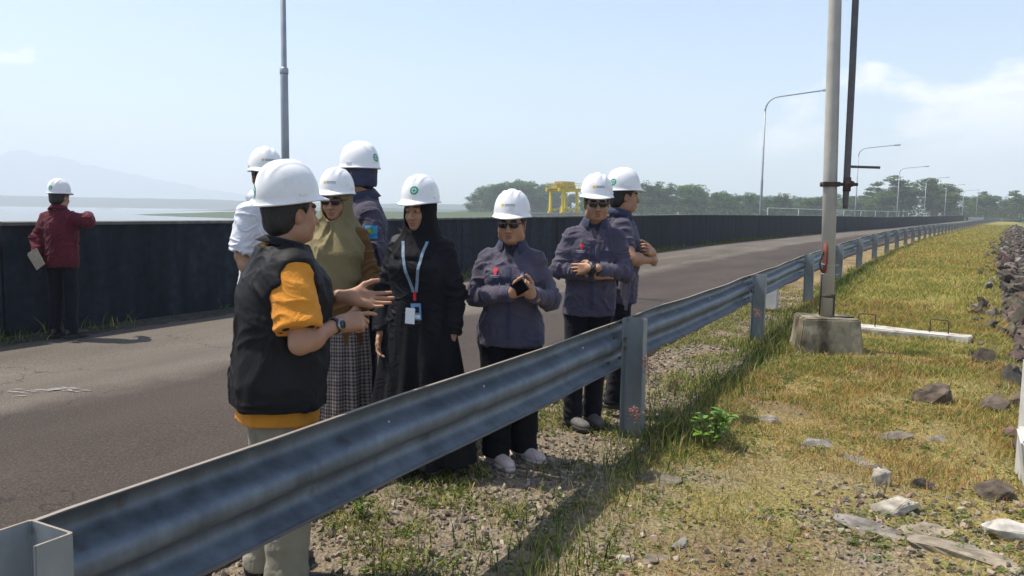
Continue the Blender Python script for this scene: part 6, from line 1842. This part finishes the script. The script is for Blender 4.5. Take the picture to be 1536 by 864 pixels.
def build_trees():
    r = np.random.default_rng(31)
    bark = mat('grey_brown_bark', (.11, .085, .065), .9, (.17, .14, .115), 3., 5.)
    lm = attr_mat('tree_leaves', 'Col', .65, .25, .30)
    protos = []
    for kind in range(5):
        feather = kind >= 3
        H = 15.; bm = bmesh.new(); clumps = []
        th = .34 if feather else .20
        add_tube(bm, [(0, 0, -.5), (.1, 0, H * th), (.2, .1, H * .62)], [.42, .32, .15], 8)
        nb = 15 if feather else 17
        for q in range(nb):
            a = 6.283 * q / nb * 2.4 + r.uniform(-.3, .3)
            if feather:
                t = r.uniform(.40, .97); rad = (5.8 * (1 - .40 * max(0, t - .55) / .4)) * r.uniform(.40, 1.0); zt = H * t
            else:
                t = r.uniform(.16, .95); prof = math.sin(math.pi * min(1, (t + .12) / 1.25)) ** .6; rad = 6.4 * prof * r.uniform(.45, 1.0); zt = H * t
            tip = np.array((math.cos(a) * rad, math.sin(a) * rad, zt)); st = np.array((.1, 0, H * min(t * .75, .58)))
            add_tube(bm, [tuple(st), tuple((st + tip) / 2 + np.array((0, 0, .5))), tuple(tip)], [.13, .09, .03], 5)
            m = 5 if feather else 6
            for w in range(m):
                f = r.uniform(.45, 1.1)
                clumps.append(st * (1 - f) + tip * f + r.normal(size=3) * (.7 if feather else 1.0) * np.array((1, 1, .5)))
        me_t = bpy.data.meshes.new('trunk'); bm.to_mesh(me_t); bm.free(); me_t.materials.append(bark)
        clumps = np.array(clumps)
        Vs = []; Fs = []; Cs = []; n0 = 0
        for c in clumps:
            tone = r.uniform(.62, 1.4); col = (np.array((.072, .140, .032)) if not feather else np.array((.095, .150, .040))) * tone
            k = 64; rx = r.uniform(1.0, 1.9) * (1.0 if not feather else 1.15); rz = rx * (.75 if not feather else .34)
            d = r.normal(size=(k, 3)); d /= np.linalg.norm(d, axis=1, keepdims=True); d *= (r.uniform(.2, 1, k) ** .6)[:, None]
            p = c + d * np.array((rx, rx, rz))
            V, F, C = leaf_cloud(p, 1, .001, .26, .58, r, col, 1.)
            Vs.append(V); Fs.append(F + n0); n0 += len(V); Cs.append(C)
        me_c = np_mesh('crown', np.concatenate(Vs), np.concatenate(Fs), smooth=False); set_col(me_c, np.concatenate(Cs)); me_c.materials.append(lm)
        protos.append((me_t, me_c))
    def at(px, D): return (px - 768) / 1180 * D
    T = []
    for q in range(17):      # the clump left of the crane
        T.append((r.uniform(-24, 24), 440 + r.uniform(-30, 45), r.uniform(12.5, 17.5), q % 3, 'dense round tree in the hazy wooded clump left of the yellow crane', 'trees of the wooded clump'))
    for x, y, h in ((-21, 432, 11), (-12, 428, 14.), (-3, 425, 16.), (7, 424, 16.5), (16, 430, 15), (25, 440, 13), (33, 452, 12), (42, 455, 11.5)):
        T.append((x, y, h, int(r.integers(0, 3)), 'dense round tree in the hazy wooded clump left of the yellow crane', 'trees of the wooded clump'))
    for px in np.arange(872, 1110, 12):
        T.append((at(px, 330) + r.uniform(-2, 2), 330 + r.uniform(-25, 30), {0: 10., 1: 14.}.get(int(960 < px < 1050), 10) + r.uniform(-1.5, 1.5), int(r.integers(0, 3)), 'bushy tree in the hazy belt right of the yellow crane, behind the wall', 'trees of the belt behind the wall'))
    for px in np.arange(1095, 1310, 11):
        T.append((at(px, 310) + r.uniform(-2, 2), 310 + r.uniform(-15, 30), 9.5 + r.uniform(-1.5, 1.5), int(r.integers(0, 4)), 'low bushy tree in the belt behind the thick pale pole', 'trees of the belt behind the wall'))
    for px, h in ((1308, 14.5), (1336, 16.5), (1362, 15.5), (1392, 16), (1420, 14.5), (1322, 13), (1405, 13), (1378, 14), (1350, 13), (1434, 12.5), (1296, 12)):
        T.append((at(px, 300) + r.uniform(-1, 1), 296 + r.uniform(-12, 14), h, 3 + int(r.integers(0, 2)), 'tall feathery tree with flat layered crown behind the far lamp posts', 'feathery trees behind the far lamp posts'))
    for px in np.arange(1438, 1600, 12):
        T.append((at(px, 330) + r.uniform(-2, 2), 322 + r.uniform(-10, 25), 11.5 + r.uniform(-1, 1.5), int(r.integers(0, 4)), 'dark bushy tree at the right end of the tree line', 'trees at the right end of the tree line'))
    for px in np.arange(880, 1600, 22):
        T.append((at(px, 370) + r.uniform(-3, 3), 372 + r.uniform(-10, 25), 10.5 + r.uniform(-1, 2), int(r.integers(0, 3)), 'bushy tree in the back row of the tree line behind the wall', 'trees in the back row of the tree line'))
    for x, y, h, kind, lab, grp in T:
        z = float(ground_z(np.array([x]), np.array([y]))[0])
        root = empty('tree', (x, y, z - .2), r.uniform(0, 6.28)); tag(root, lab, 'tree', grp)
        sc = h / 15.; root.scale = (sc * r.uniform(1.0, 1.35), sc * r.uniform(1.0, 1.35), sc)
        for nm, me in zip(('trunk', 'crown'), protos[kind]):
            o = bpy.data.objects.new(nm, me); COL.objects.link(o); o.parent = root
    # undergrowth at the foot of the tree line: one mass
    Ps = []
    for _ in range(5200):
        px = r.uniform(700, 1640); D = r.uniform(285, 340) if px > 870 else r.uniform(405, 450)
        Ps.append((at(px, D), D, 0))
    P = np.array(Ps); P[:, 2] = ground_z(P[:, 0], P[:, 1]); P[:, 2] += r.uniform(0, 1, len(P)) ** 1.2 * 5.0
    V, F, C = leaf_cloud(P, 7, 1.5, .25, .6, r, np.array((.052, .078, .022)), 1.)
    me = np_mesh('undergrowth', V, F, smooth=False); set_col(me, C); tag(link('undergrowth', me, lm), kind='stuff')

def build_far():
    # reservoir
    ss = np.arange(-40, 300, 4.); e = path(ss, 12.0)
    pts = [(float(p[0]), float(p[1])) for p in e] + [(700, 900), (700, 5150), (-4150, 5150), (-4150, -400), (float(e[0, 0]), -400)]
    bm = bmesh.new(); vs = [bm.verts.new((x, y, WATER_Z)) for x, y in pts]; f = bm.faces.new(vs)
    bmesh.ops.triangulate(bm, faces=[f])
    m, nt, b = new_mat('reservoir_water'); b.inputs['Base Color'].default_value = (.17, .18, .17, 1); b.inputs['Roughness'].default_value = .22; b.inputs['IOR'].default_value = 1.33; b.inputs['Specular IOR Level'].default_value = .6
    tc = N(nt, 'ShaderNodeTexCoord'); n = N(nt, 'ShaderNodeTexNoise', Scale=.35, Detail=6.); nt.links.new(tc.outputs['Object'], n.inputs['Vector'])
    bp = N(nt, 'ShaderNodeBump'); bp.inputs['Strength'].default_value = .25; bp.inputs['Distance'].default_value = .3; nt.links.new(n.outputs['Fac'], bp.inputs['Height']); nt.links.new(bp.outputs['Normal'], b.inputs['Normal'])
    me = bpy.data.meshes.new('water'); bm.to_mesh(me); bm.free(); tag(link('water', me, m), kind='structure')
    hm = mat('far_wooded_hills', (.030, .045, .040), .95, (.045, .060, .045), .02, 6.)
    # far shore: low wooded hills, and a mountain behind
    def ridge(name, x0, x1, y, hfun, depth, n=160, rows=9):
        xs = np.linspace(x0, x1, n); V = []
        for j in range(rows):
            t = j / (rows - 1); prof = math.sin(math.pi * t) ** .8
            hh = hfun(xs) * prof; nz = noise2(xs + j * 31, 0 * xs + j * 17, .012, 4, j * .7) * hh * .35
            V.append(np.stack([xs, y + depth * (t - .25) + 0 * xs, WATER_Z - 2 + np.maximum(hh + nz, 0)], 1))
        V = np.concatenate(V); I = (np.arange(rows - 1)[:, None] * n + np.arange(n - 1)[None]).ravel()
        me = np_mesh(name, V, np.stack([I, I + 1, I + n + 1, I + n], 1)); tag(link(name, me, hm), kind='structure')
    ridge('hills', -2600, 700, 1650, lambda x: 25 - 6 * sstep(-1100, -100, x) + 8 * noise2(x, 0 * x, .006, 4, 3.), 400)
    ridge('hills', -560, 500, 1050, lambda x: 9 + 6 * noise2(x, 0 * x, .012, 3, 8.) - 7 * sstep(-250, -520, x), 130)
    ridge('mountain', -4050, -600, 4300, lambda x: 280 * np.exp(-np.abs((x + 2750) / 900) ** 1.7) * (1 + .5 * noise2(x, 0 * x, .004, 3, 2.)) * .9 + 30, 700)
    # low green bank in the reservoir
    gm = mat('bank_grass', (.12, .14, .045), .95, (.17, .17, .07), .05, 5.)
    xs = np.linspace(-52, 40, 90); V = []
    for t in np.linspace(0, 1, 7):
        V.append(np.stack([xs, 250 + 90 * t + 14 * noise2(xs, 0 * xs, .03, 3, 2.), WATER_Z - .4 + 1.5 * np.sin(np.pi * t) * sstep(-52, -30, xs) * (1 + noise2(xs, 0 * xs + t * 5, .08, 3, 4.))], 1))
    V = np.concatenate(V); n = 90; I = (np.arange(6)[:, None] * n + np.arange(n - 1)[None]).ravel()
    tag(link('grass_bank', np_mesh('grass_bank', V, np.stack([I, I + 1, I + n + 1, I + n], 1)), gm), kind='structure')

SUN_DIR = Vector((-.855, .245, 1.68)).normalized()      # towards the sun
def build_light():
    w = bpy.data.worlds.new('World'); scene.world = w; w.use_nodes = True
    nt = w.node_tree; L = nt.links.new; bg = nt.nodes['Background']
    sky = N(nt, 'ShaderNodeTexSky'); sky.sky_type = 'NISHITA'; sky.sun_disc = False
    sky.sun_elevation = math.asin(SUN_DIR.z); sky.sun_rotation = math.atan2(SUN_DIR.x, SUN_DIR.y)
    sky.altitude = 50; sky.air_density = 1.0; sky.dust_density = 1.2; sky.ozone_density = 1.5
    tc = N(nt, 'ShaderNodeTexCoord')
    sx = N(nt, 'ShaderNodeSeparateXYZ'); L(tc.outputs['Generated'], sx.inputs[0])
    # soft cumulus low over the right-hand horizon
    mp = N(nt, 'ShaderNodeMapping'); mp.inputs['Scale'].default_value = (5.2, 5.2, 11.); mp.inputs['Location'].default_value = (1.3, .4, .2); L(tc.outputs['Generated'], mp.inputs['Vector'])
    n = N(nt, 'ShaderNodeTexNoise', Scale=1.0, Detail=7.); n.inputs['Roughness'].default_value = .52; L(mp.outputs[0], n.inputs['Vector'])
    def mr(sock, a, b, c=0., d=1., smooth=True):
        q = N(nt, 'ShaderNodeMapRange'); q.interpolation_type = 'SMOOTHSTEP' if smooth else 'LINEAR'
        for k, v in zip(('From Min', 'From Max', 'To Min', 'To Max'), (a, b, c, d)): q.inputs[k].default_value = v
        L(sock, q.inputs['Value']); return q.outputs[0]
    def mul(a, b):
        q = N(nt, 'ShaderNodeMath', operation='MULTIPLY')
        for i, v in enumerate((a, b)):
            if isinstance(v, float): q.inputs[i].default_value = v
            else: L(v, q.inputs[i])
        return q.outputs[0]
    def add(a, b):
        q = N(nt, 'ShaderNodeMath', operation='ADD')
        for i, v in enumerate((a, b)):
            if isinstance(v, float): q.inputs[i].default_value = v
            else: L(v, q.inputs[i])
        return q.outputs[0]
    top = mr(sx.outputs['Z'], .13, .225, .0, -.34)
    az = mr(sx.outputs['X'], .18, .34, -.28, .08)
    left = mr(sx.outputs['X'], -.52, -.44, .10, .0); left = mul(left, mr(sx.outputs['Z'], .11, .15, 0., 1.)); left = mul(left, mr(sx.outputs['Z'], .17, .21, 1., 0.))
    cl = mr(add(add(add(n.outputs['Fac'], top), az), mul(left, 4.2)), .47, .60, 0., .95)
    mx = N(nt, 'ShaderNodeMix', data_type='RGBA'); L(cl, mx.inputs['Factor']); L(sky.outputs[0], mx.inputs[6]); mx.inputs[7].default_value = (8.6, 8.0, 7.7, 1)
    L(mx.outputs[2], bg.inputs['Color']); bg.inputs['Strength'].default_value = .15
    l = bpy.data.lights.new('sun', 'SUN'); l.energy = 5.0; l.angle = R_(.5); l.color = (1, .93, .82)
    o = bpy.data.objects.new('sun', l); COL.objects.link(o); o.rotation_euler = (-SUN_DIR).to_track_quat('-Z', 'Y').to_euler(); o.location = (-20, 6, 40)
    # the hazy air
    bm = bmesh.new(); add_box(bm, (0, 2430, 182), (8500, 5760, 400)); m = bpy.data.materials.new('hazy_air'); m.use_nodes = True; nt = m.node_tree
    nt.nodes.remove(nt.nodes['Principled BSDF']); v = N(nt, 'ShaderNodeVolumePrincipled'); v.inputs['Color'].default_value = (.84, .92, 1, 1); v.inputs['Density'].default_value = HAZE; v.inputs['Anisotropy'].default_value = .0
    nt.links.new(v.outputs[0], nt.nodes['Material Output'].inputs['Volume'])
    tag(bm_obj('haze', bm, m), kind='stuff')
HAZE = .00054

def build_camera():
    cam = bpy.data.cameras.new('camera'); o = bpy.data.objects.new('camera', cam); COL.objects.link(o); scene.camera = o
    cam.sensor_width = 36; cam.lens = 1180 / 1536 * 36; cam.clip_start = .05; cam.clip_end = 20000
    o.matrix_world = Matrix.Translation((0, 0, 1.5)) @ Matrix.Rotation(R_(90 - 5.66), 4, 'X') @ Matrix.Rotation(R_(.8), 4, 'Z')
    v = scene.view_settings; v.view_transform = 'Standard'; v.look = 'None'; v.gamma = 1; v.exposure = EXPO; v.use_curve_mapping = False
    c = scene.cycles; c.use_denoising = True; c.denoiser = 'OPENIMAGEDENOISE'; c.max_bounces = 6; c.diffuse_bounces = 3; c.glossy_bounces = 3; c.transparent_max_bounces = 8; c.volume_bounces = 1
    c.use_adaptive_sampling = True; c.adaptive_threshold = .01; c.sample_clamp_indirect = 8
    scene.render.resolution_x = 1024; scene.render.resolution_y = 576
EXPO = .45
import time as _t
for fn in (build_ground, build_road, build_wall, build_rail, build_poles, build_small, build_stones, build_grass, build_plants, build_trees, build_far, build_people, build_light, build_camera):
    t0 = _t.time(); fn(); print(fn.__name__, round(_t.time() - t0, 2))
